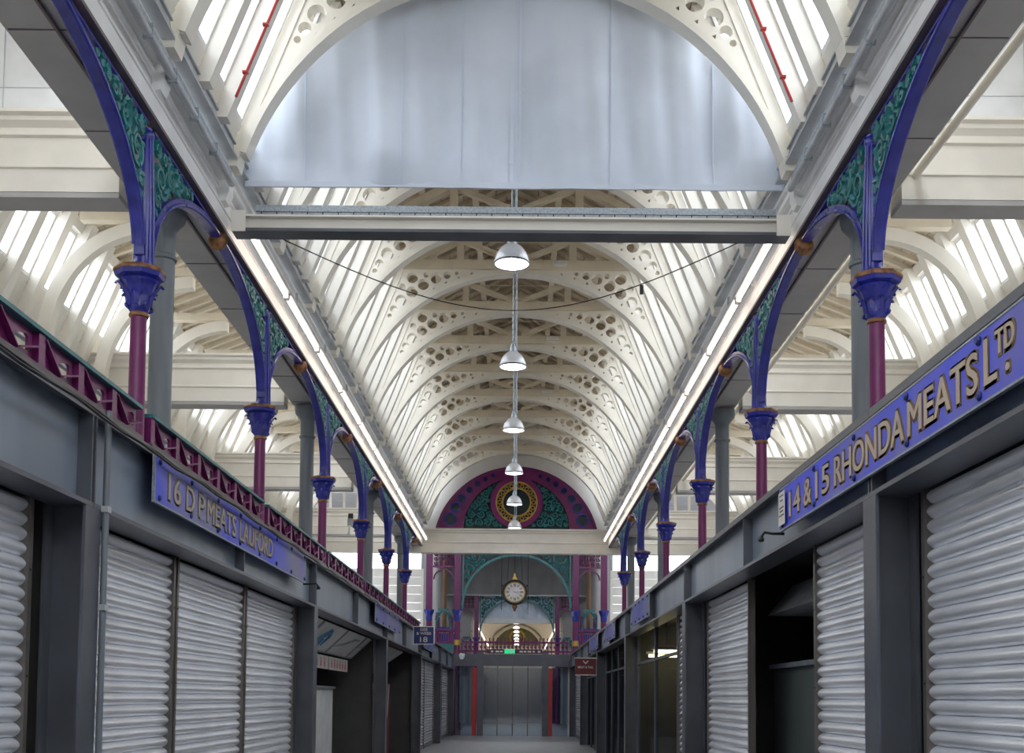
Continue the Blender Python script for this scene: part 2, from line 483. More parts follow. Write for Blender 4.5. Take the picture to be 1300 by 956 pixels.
# ------------------------------------------------------------------ canvas curtain and its beam
YC = RIBY[1] + .34
def canvas(name, lab, yc, zb, R, cz, m, seams=True, ny=1):
    root = thing(name, lab, 'curtain', (0, yc, 0))
    nx, nz = 150, 26
    hw = min(2.76, sqrt(R * R - (zb - cz) ** 2))
    v, f = [], []
    rnd = [random.uniform(0, 6.28) for _ in range(12)]
    def fold(x, t):
        w = (1 - t) ** .8
        a = .045 * sin(x * 3.1 + rnd[0] + .5 * t) + .030 * sin(x * 6.7 + rnd[1] - 1.2 * t) + .020 * sin(x * 14 + rnd[2] + 2 * t)
        b = .040 * sin((x * 2.2 + t * 4.0) + rnd[3]) + .012 * sin(x * 9 - t * 7 + rnd[4]) * (1 - t)
        c = .006 * sin(x * 31 + t * 4 + rnd[5]) * w
        return (a * (.35 + .65 * w) + b * .7 + c) * 1.5 * (.08 + .92 * min(1, t * 7))
    for i in range(nx + 1):
        x = -hw + 2 * hw * i / nx
        zt = cz + sqrt(max(0, R * R - x * x)) - .0
        zt = max(zt, zb + .02)
        for j in range(nz + 1):
            t = j / nz
            z = zb + (zt - zb) * t
            v.append((x, fold(x, (z - zb) / (cz + R - zb)), z))
    for i in range(nx):
        for j in range(nz):
            a = i * (nz + 1) + j
            f.append((a, a + nz + 1, a + nz + 2, a + 1))
    n0 = len(v); v += [(x, y + .012, z) for x, y, z in v]
    f += [tuple(n0 + q for q in reversed(p)) for p in f]
    me = bpy.data.meshes.new('canvas'); me.from_pydata(v, [], f); me.update()
    link('canvas_sheet', me, m, root, True)
    if seams:
        def strip(x, wd, name):
            mm = MB(); pts = []
            zt = cz + sqrt(R * R - x * x) - .03
            N = 24
            for i in range(N):
                za, zc = zb + .03 + (zt - zb - .03) * i / N, zb + .03 + (zt - zb - .03) * (i + 1) / N
                ya = fold(x, (za - zb) / (cz + R - zb)) - .016; yb = fold(x, (zc - zb) / (cz + R - zb)) - .016
                mm.quad((x - wd, ya, za), (x + wd, ya, za), (x + wd, yb, zc), (x - wd, yb, zc))
                mm.quad((x - wd, ya + .012, za), (x - wd, ya, za), (x - wd, yb, zc), (x - wd, yb + .012, zc))
                mm.quad((x + wd, ya, za), (x + wd, ya + .012, za), (x + wd, yb + .012, zc), (x + wd, yb, zc))
            mm.build(name, m, root)
        strip(-.03, .018, 'lacing_strip'); strip(.055, .012, 'lacing_strip')
        for x in (-2.15, -1.15, -.55, .98, 2.05): strip(x, .006, 'seam')
        mm = MB()
        for i in range(60):
            xa, xb = -hw + .02 + (2 * hw - .04) * i / 60, -hw + .02 + (2 * hw - .04) * (i + 1) / 60
            ya, yb = fold(xa, 0) - .008, fold(xb, 0) - .008
            mm.quad((xa, ya, zb), (xb, yb, zb), (xb, yb, zb + .06), (xa, ya, zb + .06)); mm.quad((xa, ya, zb), (xa, ya + .014, zb), (xb, yb + .014, zb), (xb, yb, zb))
        mm.build('hem', m, root)
    return root
canvas('canvas_curtain', 'big grey blue canvas curtain filling the nearest roof arch', YC, E + 5.20, R0 + .17, CZ, 'canvas')

bx = RIBY[1] - .02
t = thing('cross_beam', 'pale grey steel beam spanning the nave under the canvas curtain', 'beam', (0, bx, 0))
MB().box(GIN[-1] + .075, GIN[1] - .075, -.02, .20, E + 4.58, E + 4.61).build('lower_flange', 'steel', t)
m = MB(); m.box(GIN[-1] + .075, GIN[1] - .075, .05, .10, E + 4.61, E + 4.73); m.box(GIN[-1] + .075, GIN[1] - .075, -.01, .18, E + 4.732, E + 4.75)
m.build('web', 'lintel', t)
for sx in (GIN[-1] + .075, GIN[1] - .075 - .14):
    MB().box(sx, sx + .14, -.035, -.022, E + 4.57, E + 4.78).build('end_plate', 'lintel', t)
t = thing('cable_tray', 'galvanised cable tray lying along the top of the cross beam', 'tray', (0, bx, 0))
MB().box(-2.55, 2.60, 0, .018, E + 4.755, E + 4.85).build('tray_side', 'galv', t)
MB().box(-2.55, 2.60, .018, .17, E + 4.755, E + 4.765).build('tray_bottom', 'galv', t)
m = MB()
for i in range(34): m.box(-2.5 + i * .152, -2.5 + i * .152 + .01, -.004, .0, E + 4.756, E + 4.78)
m.box(-2.55, 2.6, -.003, 0, E + 4.777, E + 4.783)
m.build('slot', 'black', t)

# ------------------------------------------------------------------ arcade columns
SPR = E + 3.40                               # springing (top of the abacus)
CROWN = E + 4.525
def arch_z(u):                               # u: distance from column axis along the arcade
    a = HALF - .10
    q = (HALF - u) / a
    return SPR + .05 + (CROWN - SPR - .05) * sqrt(max(0, 1 - min(1, q) ** 2.0))
def panel_dist(u, v):
    if u < .13 or u > HALF - .1: return -1
    d = min(u - .12, (SOF - .05) - v)
    # distance to the arch
    best = 9
    for i in range(0, 41):
        uu = .101 + (HALF - .101) * i / 40
        best = min(best, hypot(u - uu, v - arch_z(uu)))
    if v < arch_z(u): return -1
    return min(d, best - .085)
PANEL = pack(panel_dist, .13, HALF, SPR, SOF, 22, .022, .0, 60, .17)

col0 = thing('cast_iron_column', 'x', 'column', (XL, COLY[0], 0), 0, 'x')
BASE = E + 1.875
MB().lathe([(.10, BASE), (.10, BASE + .05), (.078, BASE + .08), (.068, BASE + .12), (.064, BASE + .5), (.062, E + 3.00)], n=24).build('shaft', 'purple', col0, True)
MB().lathe([(.062, E + 3.00), (.074, E + 3.005), (.078, E + 3.018), (.074, E + 3.03), (.066, E + 3.04)], n=24).build('necking_ring', 'rust', col0, True)
BELL = [(.068, 3.04), (.082, 3.065), (.086, 3.09), (.088, 3.13), (.097, 3.18), (.114, 3.225), (.14, 3.265), (.158, 3.29), (.15, 3.30)]
def bell(z):
    for (r0, z0), (r1, z1) in zip(BELL[:-1], BELL[1:]):
        if z0 <= z <= z1: return r0 + (r1 - r0) * (z - z0) / (z1 - z0)
    return BELL[-1][0]
cap = MB().lathe([(q, E + z) for q, z in BELL], n=24).build('capital_bell', 'blue', col0, True)
for (n, zr, hgt, wd, rt) in ((8, 3.085, .115, .060, 0), (8, 3.165, .115, .082, pi / 8)):
    lf = MB()
    for k in range(n):
        t = 2 * pi * k / n + rt
        rows = []
        for i in range(7):
            q = min(i, 5) / 5
            zz = zr + hgt * q - (.02 if i == 6 else 0)
            rr = bell(zr + hgt * q) + .006 + .006 * q + (.008 if i == 5 else .020 if i == 6 else 0)
            ww = wd * (.6 + .5 * sin(pi * min(q, .9))) * .5 * (.8 if i == 6 else 1)
            rows.append([(rr - .007, -ww, zz), (rr + .012, 0, zz), (rr - .007, ww, zz)])
        b_ = len(lf.v)
        for row in rows:
            for (r_, tt, z_) in row: lf.v.append((r_ * cos(t) - tt * sin(t), r_ * sin(t) + tt * cos(t), E + z_))
        for i in range(6):
            for c in range(2):
                a_ = b_ + i * 3 + c; lf.f.append((a_, a_ + 1, a_ + 4, a_ + 3))
    lf.build('acanthus_leaf', 'blue', cap, True)
m = MB()
for k in range(4):
    t = pi / 2 * k + pi / 4
    pts = [((.082 + .032 * sin(pi * i / 8)) * cos(t), (.082 + .032 * sin(pi * i / 8)) * sin(t), E + 3.06 + .05 * i / 8) for i in range(9)]
    m.tube(pts, .011, 6)
m.build('volute', 'blue', cap, True)
oct8 = pi / 8
MB().lathe([(.155, E + 3.302), (.188, E + 3.318), (.20, E + 3.352)], n=8, rot=oct8).build('abacus_blue', 'blue', col0)
MB().lathe([(.203, E + 3.353), (.206, E + 3.372), (.196, E + 3.39), (.15, SPR)], n=8, rot=oct8).build('abacus_rim', 'rust', col0)
MB().lathe([(.100, SPR), (.088, SPR + .02), (.078, SPR + .06), (.074, SPR + .45), (.06, SPR + .75), (.045, SOF - .14), (.045, SOF - .05)], cx=.02, n=20).build('upper_post', 'blue', col0, True)
cl = MB()
for an in (-70, -35, 0, 35, 70):
    an = radians(an)
    cl.tube([(.02 + .082 * cos(an), .082 * sin(an), SPR + .015), (.02 + .074 * cos(an), .074 * sin(an), SPR + .45), (.02 + .060 * cos(an), .060 * sin(an), SPR + .75), (.02 + .046 * cos(an), .046 * sin(an), SOF - .13)], .012, 7)
cl.lathe([(.05, SOF - .15), (.064, SOF - .125), (.064, SOF - .09), (.05, SOF - .07)], cx=.02, n=16)
cl.build('fluting', 'blue', col0, True)
for sg in (1, -1):
    us = [.101 + (HALF - (.012 if sg > 0 else .07) - .101) * (i / 36) ** 1.6 for i in range(37)]
    low, up = [], []
    for i, u in enumerate(us):
        z = arch_z(u)
        u2 = us[min(i + 1, 36)]; u1 = us[max(i - 1, 0)]
        tx, tz = u2 - u1, arch_z(u2) - arch_z(u1); L = hypot(tx, tz) or 1
        nx, nz = -tz / L, tx / L
        if i == 0: nx, nz = -1, 0
        low.append((sg * u, z)); up.append((sg * (u + nx * .07), min(z + nz * .07, SOF - .035)))
    MB().strip(low, up, 'x', -.02, .062).build('arch_moulding', 'blue', col0)
    m = MB()
    low2 = [(a, b - .001) for a, b in low]; low3 = [(a, b + .0) for a, b in low]
    for xx in (-.02, .062):
        m.tube([(xx, p[0], p[1] + .02) for p in low[1:]], .016, 6)
    m.build('arch_bead', 'blue', col0, True)
    m = MB(); m.box(.0, .05, *sorted((sg * .07, sg * (HALF - (.01 if sg > 0 else .07)))), SOF - .036, SOF - .003)
    for xx in (.052,): m.tube([(xx, sg * .07, SOF - .03), (xx, sg * (HALF - (.01 if sg > 0 else .07)), SOF - .03)], .014, 6)
    m.build('top_rail', 'blue', col0)
    m = MB()
    for xx in (.045,):
        scrolls(m, PANEL, lambda u, v, x: (x, sg * u, v), xx, .023)
    m.build('scroll_panel', 'teal', col0, True)
m = MB().lathe([(.05, -.06), (.085, -.035), (.10, 0), (.085, .035), (.05, .06)], cx=.03, cy=HALF, n=16, axis='y', cz=CROWN - .01)
m.build('crown_boss', 'rust', col0, True)
for i, y in enumerate(COLY):
    for s in (-1, 1):
        lab = '%s blue and purple cast-iron column of the %s arcade, with teal scrolled spandrels' % (nth(i), SIDE[s])
        if i == 5: lab = 'farthest blue and purple cast-iron column of the %s arcade, with teal scrolled spandrels' % SIDE[s]
        g = 'columns of the %s arcade' % SIDE[s]
        if i == 0 and s == -1: col0['label'] = lab; col0['group'] = g; continue
        dup(col0, (XL if s < 0 else XR, y, 0), 0 if s < 0 else pi, lab, g)
# half arches of the column off to the near side are carried by the first columns; crown of the near arches continues with the next bay
# grey round columns behind
g0 = thing('grey_column', 'x', 'column', (-3.3, 10.55, 0), 0, 'blue-grey columns under the outer edge of the girders')
MB().lathe([(.16, E + 1.805), (.15, E + 1.95), (.108, E + 2.0), (.108, E + 4.08)], n=28).build('shaft', 'greycol', g0, True)
MB().lathe([(.108, E + 4.08), (.125, E + 4.09), (.128, E + 4.12), (.11, E + 4.135), (.11, E + 4.36), (.13, E + 4.40), (.19, E + 4.47), (.205, E + 4.53), (.205, SOF - .004)], n=28).build('capital', 'greycol', g0, True)
for i, y in enumerate((10.55, 17.95, 25.45, 32.6)):
    for s in (-1, 1):
        lab = '%s plain blue-grey round column behind the %s arcade' % (nth(i), SIDE[s])
        if i == 0 and s < 0: g0['label'] = lab
        else: dup(g0, (3.3 * s, y, 0), 0, lab)

# ------------------------------------------------------------------ side aisles: lintels, vault walls
LINT = [(-.14, 4.55), (.17, 4.55), (.17, 5.28), (-.24, 5.28), (-.24, 5.25), (-.20, 5.23), (-.20, 5.19), (-.15, 5.14), (-.15, 5.10), (-.17, 5.09), (-.17, 5.065), (-.14, 5.05), (-.14, 4.80), (-.16, 4.79), (-.16, 4.77), (-.14, 4.76)]
for i, y in enumerate((10.25, 17.6, 24.8, 32.0)):
    for s in (-1, 1):
        a, b = sorted((GOUT[s] + s * .06, 7.4 * s))
        root = struct('beam_%s_aisle' % SIDE[s])
        MB().prism([(y + p, E + q) for p, q in LINT], 'x', a, b).build('lintel_face', 'lintel', root)
        MB().box(a, b, y - .135, y + .165, E + 4.50, E + 4.548).build('lintel_soffit', 'girder', root)
XB = 6.66
def arake(z): return XB - .42 * (z - (E + 5.35))
AY = [9.0 + 2.053 * j for j in range(-7, 13)]
AT = E + 6.62
for s in (-1, 1):
    sbuild(MB().box(*sorted((6.98 * s, 7.1 * s)), BACK, YEND, E + 1.81, E + 4.595), 'wall_%s_outer' % SIDE[s], 'cream_wood')
sbuild(MB().box(-7.2, 7.2, BACK - .2, BACK - .02, 0, E + 4.5), 'wall_back', 'lintel')  # unseen wall, left open on top to brighten the hall from behind
def aisle(s):
    for j in range(20):
        y0, y1 = AY[j], AY[j] + 2.053
        root = struct('wall_%s_aisle' % SIDE[s])
        P = lambda d, z: (s * (arake(z) + d), z)
        m = MB(); z = E + 4.6
        while z < E + 5.52:
            m.prism([P(.0, z), P(-.03, z + .07), P(.05, z + .082), P(.05, z)], 'y', y0, y1); z += .083
        m.build('weatherboard', 'cream_wood', root)
        for k in range(3):
            yy = y0 + .684 * k
            MB().prism([P(-.17, E + 4.6), P(-.17, AT), P(.06, AT), P(.06, E + 4.6)], 'y', yy - .09, yy + .09).build('raking_post', 'cream_wood', root)
        MB().prism([P(-.06, AT - .14), P(-.06, AT), P(.08, AT), P(.08, AT - .14)], 'y', y0, y1).build('head_plate', 'cream_wood', root)
        win = struct('window_%d' % (20 + j))
        for k in range(3):
            a, b = y0 + .684 * k + .091, y0 + .684 * (k + 1) - .091
            z0, z1 = E + 5.60, AT - .15
            m = MB()
            for (c0, c1, q0, q1) in ((a, a + .03, z0, z1), (b - .03, b, z0, z1), (a + .03, b - .03, z0, z0 + .04), (a + .03, b - .03, z1 - .04, z1)) + (((a + b) / 2 - .015, (a + b) / 2 + .015, z0 + .04, z1 - .04),) * (k == 1):
                m.prism([P(.0, q0), P(.0, q1), P(.04, q1), P(.04, q0)], 'y', c0, c1)
            m.build('window_frame', 'white', win)
            MB().quad((P(.02, z0)[0], a, z0), (P(.02, z0)[0], b, z0), (P(.02, z1)[0], b, z1), (P(.02, z1)[0], a, z1)).build('pane', 'pane', win)
    root = struct('ceiling_%s_aisle' % SIDE[s])
    for (xa, za, xb, zb) in ((6.22, AT, 4.95, E + 7.12), (4.95, E + 7.12, 3.72, AT)):
        m = MB()
        for i in range(9):
            t0, t1 = i / 9, (i + .92) / 9
            x0, x1 = xa + (xb - xa) * t0, xa + (xb - xa) * t1; z0, z1 = za + (zb - za) * t0, za + (zb - za) * t1
            m.prism([(s * x0, z0), (s * x1, z1), (s * x1, z1 + .03), (s * x0, z0 + .03)], 'y', BACK, YEND)
        m.prism([(s * xa, za + .04), (s * xb, zb + .04), (s * xb, zb + .07), (s * xa, za + .07)], 'y', BACK, YEND)
        m.build('roof_boarding', 'tan', root)
        m = MB(); y = -5.2
        while y < YEND - .1:
            m.bar((s * xa, y, za - .03), (s * xb, y, zb - .03), .07, .08, (0, 1, 0)); y += .34
        m.build('common_rafter', 'truss', root)
for s in (-1, 1): aisle(s)
# arched half ribs of the aisles
def aisle_rib():
    m = MB()
    r = 1.75; cz = E + 4.72; cx = 4.95
    inner = [(cx + 1.31 * cos(a), cz + 1.50 * sin(a)) for a in [radians(4.5) * k for k in range(21)]]; outer = [(cx + 1.49 * cos(a), cz + 1.68 * sin(a)) for a in [radians(4.5) * k for k in range(21)]]
    m.strip(inner, outer, 'y', -.08, .08); return m
for s in (-1, 1):
    for j in range(13):
        y = AY[j + 7]
        lab = '%s curved cream rib of the %s side aisle roof' % (nth(j), SIDE[s])
        t = thing('aisle_rib', lab, 'roof rib', (0, y, 0), 0 if s > 0 else pi, 'aisle roof ribs on the %s' % SIDE[s])
        if j == 0 and s < 0:
            am = aisle_rib().build('arch', 'cream', t); tm = MB().box(3.75, 5.9, -.075, .075, E + 6.405, E + 6.53).build('tie_beam', 'truss', t)
        else:
            link('arch', am.data, 'cream', t); link('tie_beam', tm.data, 'truss', t)
# pale cloth screens over the nearest aisle lintels
for s in (-1, 1):
    t = thing('cloth_screen', 'pale cloth screen above the nearest cornice on the %s' % SIDE[s], 'screen', (0, 10.30, 0))
    a, b = sorted((GOUT[s] + s * .07, 6.2 * s))
    MB().box(a, b, 0, .02, E + 5.285, E + 6.55).build('sheet', 'screen', t)
    m = MB()
    for x in (3.95, 4.75, 5.5): m.box(s * x - .004, s * x + .004, -.006, 0, E + 5.29, E + 6.55)
    m.box(a, b, -.005, 0, E + 5.62, E + 5.628)
    m.build('seam', 'lead', t)

# ------------------------------------------------------------------ end of the nave: lintel, gable screen
root = struct('beam_end')
ye = YEND
prof = [(-.12, 4.40), (.2, 4.40), (.2, 5.14), (-.2, 5.14), (-.2, 5.10), (-.15, 5.07), (-.15, 5.03), (-.12, 5.0), (-.12, 4.74), (-.14, 4.73), (-.14, 4.71), (-.12, 4.70)]
MB().prism([(ye + p, E + q) for p, q in prof], 'x', -7.4, 7.4).build('lintel_face', 'lintel', root)
# white gable wall round the screen
GC, GR = E + 4.52, 2.55
m = MB()
inn = [(-GR, E + 5.15)] and arc(0, GC, GR + .01, math.asin((E + 5.145 - GC) / GR), pi - math.asin((E + 5.145 - GC) / GR), 40)
outp = []
for (x, z) in inn:
    k = max(abs(x) / 2.9, (z - GC) / 4.1, .01); outp.append((x / k if abs(x) / 2.9 >= (z - GC) / 4.1 else x * 1.12, (z - GC) / k + GC if abs(x) / 2.9 < (z - GC) / 4.1 else z))
outp = [(max(-2.9, min(2.9, x)), z) for x, z in outp]
m.strip(inn, outp, 'y', ye - .02, ye + .08)
sbuild(m, 'wall_gable', 'white')
for s in (-1, 1):
    root = struct('wall_end_%s' % SIDE[s])
    a, b = sorted((3.0 * s, 7.3 * s))
    MB().box(a, b, ye + .0, ye + .1, E + 6.25, E + 8.2).build('wall_top', 'white', root)
    m = MB()
    for k in range(9): m.box(s * (3.2 + k * .42) - .035, s * (3.2 + k * .42) + .035, ye, ye + .1, E + 5.16, E + 6.25)
    m.box(a, b, ye, ye + .1, E + 5.145, E + 5.30)
    m.build('mullion', 'cream', root)
    win = struct('window_%d' % (40 + (s > 0)))
    MB().quad((a, ye + .05, E + 5.3), (b, ye + .05, E + 5.3), (b, ye + .05, E + 6.25), (a, ye + .05, E + 6.25)).build('pane', 'pane', win)

t = thing('gable_screen', 'purple and teal semicircular gable screen with a gilded rose at the nave end', 'screen', (0, ye - .06, 0))
IC, IR = E + 5.08, 1.66
zb = E + 5.175
def ang(c, r): return math.asin(max(-1, min(1, (zb - c) / r)))
n = 44
o_ = arc(0, GC, GR, ang(GC, GR), pi - ang(GC, GR), n); i_ = arc(0, IC, IR, ang(IC, IR), pi - ang(IC, IR), n)
# crescent with roundel holes
rounds = []
for sg in (1, -1):
    for k, (a, rr) in enumerate(((17.5, .195), (28.5, .155), (37.5, .125), (47, .10), (55.5, .085), (63, .07), (70, .06))):
        a = radians(a); rm_o = Vector((cos(a) * GR, GC + sin(a) * GR)); q = a + .07
        ri = Vector((cos(a) * (IR + .03), IC + sin(a) * IR))
        c = (rm_o + ri) / 2
        rounds.append((sg * c.x, c.y, rr))
me = curve_mesh([o_ + i_[::-1]] + [circ(x, z, r, 20) for x, z, r in rounds], .10)
link('purple_crescent', xf(me, lambda x, y, z: (x, z, y)), 'purple', t)
MB().strip(arc(0, IC, IR - .03, ang(IC, IR), pi - ang(IC, IR), n), arc(0, IC, IR + .05, ang(IC, IR), pi - ang(IC, IR), n), 'y', -.09, .05).build('inner_arch_moulding', 'purple', t)
MB().strip(arc(0, GC, GR - .06, ang(GC, GR), pi - ang(GC, GR), n), arc(0, GC, GR, ang(GC, GR), pi - ang(GC, GR), n), 'y', -.08, .05).build('outer_arch_moulding', 'purple', t)
for (x, z, r) in rounds:
    m = MB(); m.strip(arc(x, z, r * .82, 0, 2 * pi, 18), arc(x, z, r * 1.06, 0, 2 * pi, 18), 'y', -.07, .045)
    for k in range(4):
        a = pi / 4 + k * pi / 2
        m.bar((x + r * .86 * cos(a), -.02, z + r * .86 * sin(a)), (x + r * .45 * cos(a), -.02, z + r * .45 * sin(a)), r * .16, .05, (0, 1, 0))
    m.build('roundel', 'blue', t)
DC = E + 5.97
MB().strip(arc(0, DC, .62, 0, 2 * pi, 40), arc(0, DC, .80, 0, 2 * pi, 40), 'y', -.10, .04).build('rose_ring', 'purple', t)
m = MB(); m.strip(arc(0, DC, .60, 0, 2 * pi, 40), arc(0, DC, .64, 0, 2 * pi, 40), 'y', -.11, .03); m.strip(arc(0, DC, .41, 0, 2 * pi, 40), arc(0, DC, .45, 0, 2 * pi, 40), 'y', -.10, .03)
for k in range(20):
    a = 2 * pi * k / 20
    m.strip(arc(.52 * cos(a), DC + .52 * sin(a), .045, 0, 2 * pi, 10), arc(.52 * cos(a), DC + .52 * sin(a), .068, 0, 2 * pi, 10), 'y', -.09, .02)
m.build('gilded_band', 'gold', t)
def gd(x, z):
    return min(IR - .04 - hypot(x, z - IC), hypot(x, z - DC) - .81, z - zb - .035)
cs = pack(gd, -1.6, 1.6, zb, E + 6.7, 90, .032, -.006, 80, .13)
for sg in (-1, 1):
    m = MB(); scrolls(m, [c for c in cs if c[0] * sg > 0 or (c[0] == 0 and sg > 0)], lambda u, v, x: (u, x, v), -.02, .024)
    m.build('teal_tracery', 'teal', t, True)
MB().prism(arc(0, GC, GR - .02, ang(GC, GR), pi - ang(GC, GR), n), 'y', .051, .058).build('backing_glass', 'tracery_glass', t)

# ------------------------------------------------------------------ strip lights
for s in (-1, 1):
    x = -2.735 if s < 0 else 2.685
    zt = E + 4.78
    for i in range(11):
        y0 = 11.35 + i * 2.1
        lab = '%s fluorescent strip light of the run along the %s cornice' % (nth(i), SIDE[s])
        if i == 0 and s < 0:
            sl0 = thing('strip_light', lab, 'strip light', (x, y0, 0), 0, 'strip lights along the left cornice')
            MB().box(-.05, .05, .01, 2.09, zt + .03, zt + .08).build('batten', 'lead', sl0)
            m = MB(); m.box(-.03, .03, .02, .05, zt - .03, zt + .03); m.box(-.03, .03, 2.05, 2.08, zt - .03, zt + .03); m.build('lampholder', 'white', sl0)
            MB().tube([(0, .05, zt), (0, 2.05, zt)], .022, 10).build('tube', 'tube', sl0, True)
            m = MB(); m.box(-.015, .015, .6, .62, zt + .08, SOF + .45); m.build('hanger', 'lead', sl0)
        else:
            dup(sl0, (x, y0, 0), 0, lab, 'strip lights along the %s cornice' % SIDE[s])
    # unlit conduit run in the near bay
    t = thing('conduit_run', 'grey unlit conduit and trunking along the near %s cornice' % SIDE[s], 'conduit', (0, 0, 0))
    xx = GIN[s] - s * .075
    MB().tube([(xx - s * .025, 3.2, SOF + .40), (xx - s * .025, 10.9, SOF + .40)], .035, 12).build('round_conduit', 'lead', t, True)
    m = MB(); m.box(*sorted((xx - s * .02, xx + s * .01)), 3.2, 10.9, SOF + .47, SOF + .53); m.build('trunking', 'galv', t)
    for k in range(11):
        yy = 4 + k * .62; MB().box(*sorted((xx - s * .066, xx + s * .012)), yy, yy + .025, SOF + .355, SOF + .47).build('saddle', 'galv', t)

# ------------------------------------------------------------------ pendant lamps
LY = [RIBY[2] - .19 + 4.106 * k for k in range(6)]
zr = E + 5.0
for i, y in enumerate(LY):
    lab = '%s white bell-shaped pendant lamp hanging down the middle of the nave' % nth(i)
    if i == 0:
        p0 = thing('pendant_lamp', lab, 'lamp', (-.03, y, 0), 0, 'pendant lamps along the nave')
        prof = [(.200, zr), (.203, zr + .01), (.198, zr + .05), (.175, zr + .12), (.135, zr + .18), (.085, zr + .22), (.05, zr + .235)]
        sh = MB(); b = sh.lathe(prof + [(.04, zr + .235)], n=32)
        inner = [(r - .006, z + .003) for r, z in prof]
        # open bottom: build inner skin and rim by hand
        sh = MB(); N = 32
        ring = prof + [(.045, zr + .237), (.03, zr + .23)] + inner[::-1][1:]
        for (r, z) in ring:
            for k in range(N): sh.v.append((r * cos(2 * pi * k / N), r * sin(2 * pi * k / N), z))
        for q in range(len(ring)):
            q2 = (q + 1) % len(ring)
            for k in range(N):
                l = (k + 1) % N; sh.f.append((q * N + k, q * N + l, q2 * N + l, q2 * N + k))
        shade = sh.build('lamp_shade', 'enamel', p0, True)
        m = MB()
        m.lathe([(.203, zr - .008), (.209, zr), (.206, zr + .014), (.2, zr + .012)], n=32); m.f = m.f[:-2]
        m.build('rim_band', 'black', shade, True)
        MB().lathe([(.052, zr + .236), (.05, zr + .29), (.035, zr + .32), (.03, zr + .345), (.01, zr + .36)], n=16).build('lamp_cap', 'galv', p0, True)
        m = MB(); m.tube([(.022 * cos(a), 0, zr + .375 + .022 * sin(a)) for a in [2 * pi * k / 12 for k in range(13)]], .006, 6); m.build('hook', 'galv', p0)
        MB().lathe([(.01, zr + .06), (.045, zr + .075), (.06, zr + .11), (.045, zr + .16), (.025, zr + .2)], n=14).build('bulb', 'bulb', p0, True)
        MB().tube([(.045, .02, zr + .30), (.045, .02, TIE0 - .005)], .014, 8).build('conduit', 'galv', p0, True)
        m = MB(); z = zr + .40; k = 0
        while z < TIE0 - .03:
            m.tube([(0, 0, z), (0, 0, z + .05)], [.009, .009], 5) if k % 2 else m.tube([(-.004, 0, z), (.004, 0, z + .05)], .013, 5)
            z += .05; k += 1
        m.build('chain', 'galv', p0)
    else: dup(p0, (-.03 - .004 * i, y, 0), 0, lab)

# ------------------------------------------------------------------ shop fronts
def ibeam(s, fx, y0, y1, zb, zt, lab, stiff):
    t = thing('fascia_beam', lab, 'beam', (0, 0, 0), 0, 'fascia beams over the %s shops' % SIDE[s])
    D = lambda d: fx + s * d
    m = MB(); m.box(*sorted((D(0), D(.26))), y0, y1, zt - .022, zt)
    m.box(*sorted((D(0), D(.012))), y0, y1, zt - .055, zt - .022); m.build('top_flange', 'steel', t)
    MB().box(*sorted((D(.10), D(.125))), y0, y1, zb + .03, zt - .022).build('web', 'steel_web', t)
    MB().box(*sorted((D(0), D(.26))), y0, y1, zb, zb + .03).build('bottom_flange', 'steel', t)
    for yy in stiff:
        MB().box(*sorted((D(.006), D(.10))), yy, yy + .02, zb + .03, zt - .055).build('stiffener', 'steel', t)
def hpost(s, fx, y, zt, lab):
    t = thing('steel_pillar', lab, 'pillar', (0, 0, 0), 0, 'steel pillars of the %s shop fronts' % SIDE[s])
    D = lambda d: fx + s * d
    MB().box(*sorted((D(0), D(.022))), y, y + .26, 0, zt - .002).build('front_flange', 'steel', t)
    MB().box(*sorted((D(.022), D(.25))), y + .115, y + .14, 0, zt - .002).build('web', 'steel', t)
    MB().box(*sorted((D(.25), D(.272))), y, y + .26, 0, zt - .002).build('back_flange', 'steel', t)
    MB().box(*sorted((D(.03), D(.24))), y + .03, y + .115, 0, .02).build('base_plate', 'steel', t)
for s, fx, PIL, zb, zt in ((-1, FAL, PILL, BOTL, TOPL), (1, FAR, PILR, BOTR, TOPR)):
    ends = [-5.3] + [p for p in PIL[:-1]] + [49.55]
    for i in range(len(ends) - 1):
        a, b = ends[i] + (.13 if i else 0), ends[i + 1] + (.125 if i < len(ends) - 2 else 0)
        lab = '%s slate grey steel fascia beam over the %s row of shops' % (nth(i), SIDE[s])
        if i == len(ends) - 2: lab = 'farthest slate grey steel fascia beam over the %s row of shops' % SIDE[s]
        st = [a + .02, b - .04] + ([a + 4.1] if i else [])
        ibeam(s, fx, a, b, zb, zt, lab, st)
    for i, p in enumerate(PIL):
        lab = '%s slate grey steel pillar along the %s shop fronts' % (nth(i), SIDE[s])
        if i == 5: lab = 'farthest slate grey steel pillar along the %s shop fronts' % SIDE[s]
        hpost(s, fx, p, zb, lab)
    # party walls between the shops
    for i, p in enumerate(PIL):
        a, b = sorted((fx + s * .30, 6.15 * s))
        sbuild(MB().box(a, b, p + .08, p + .18, 0, E + 1.63), 'wall_%s_party' % SIDE[s], 'inner')

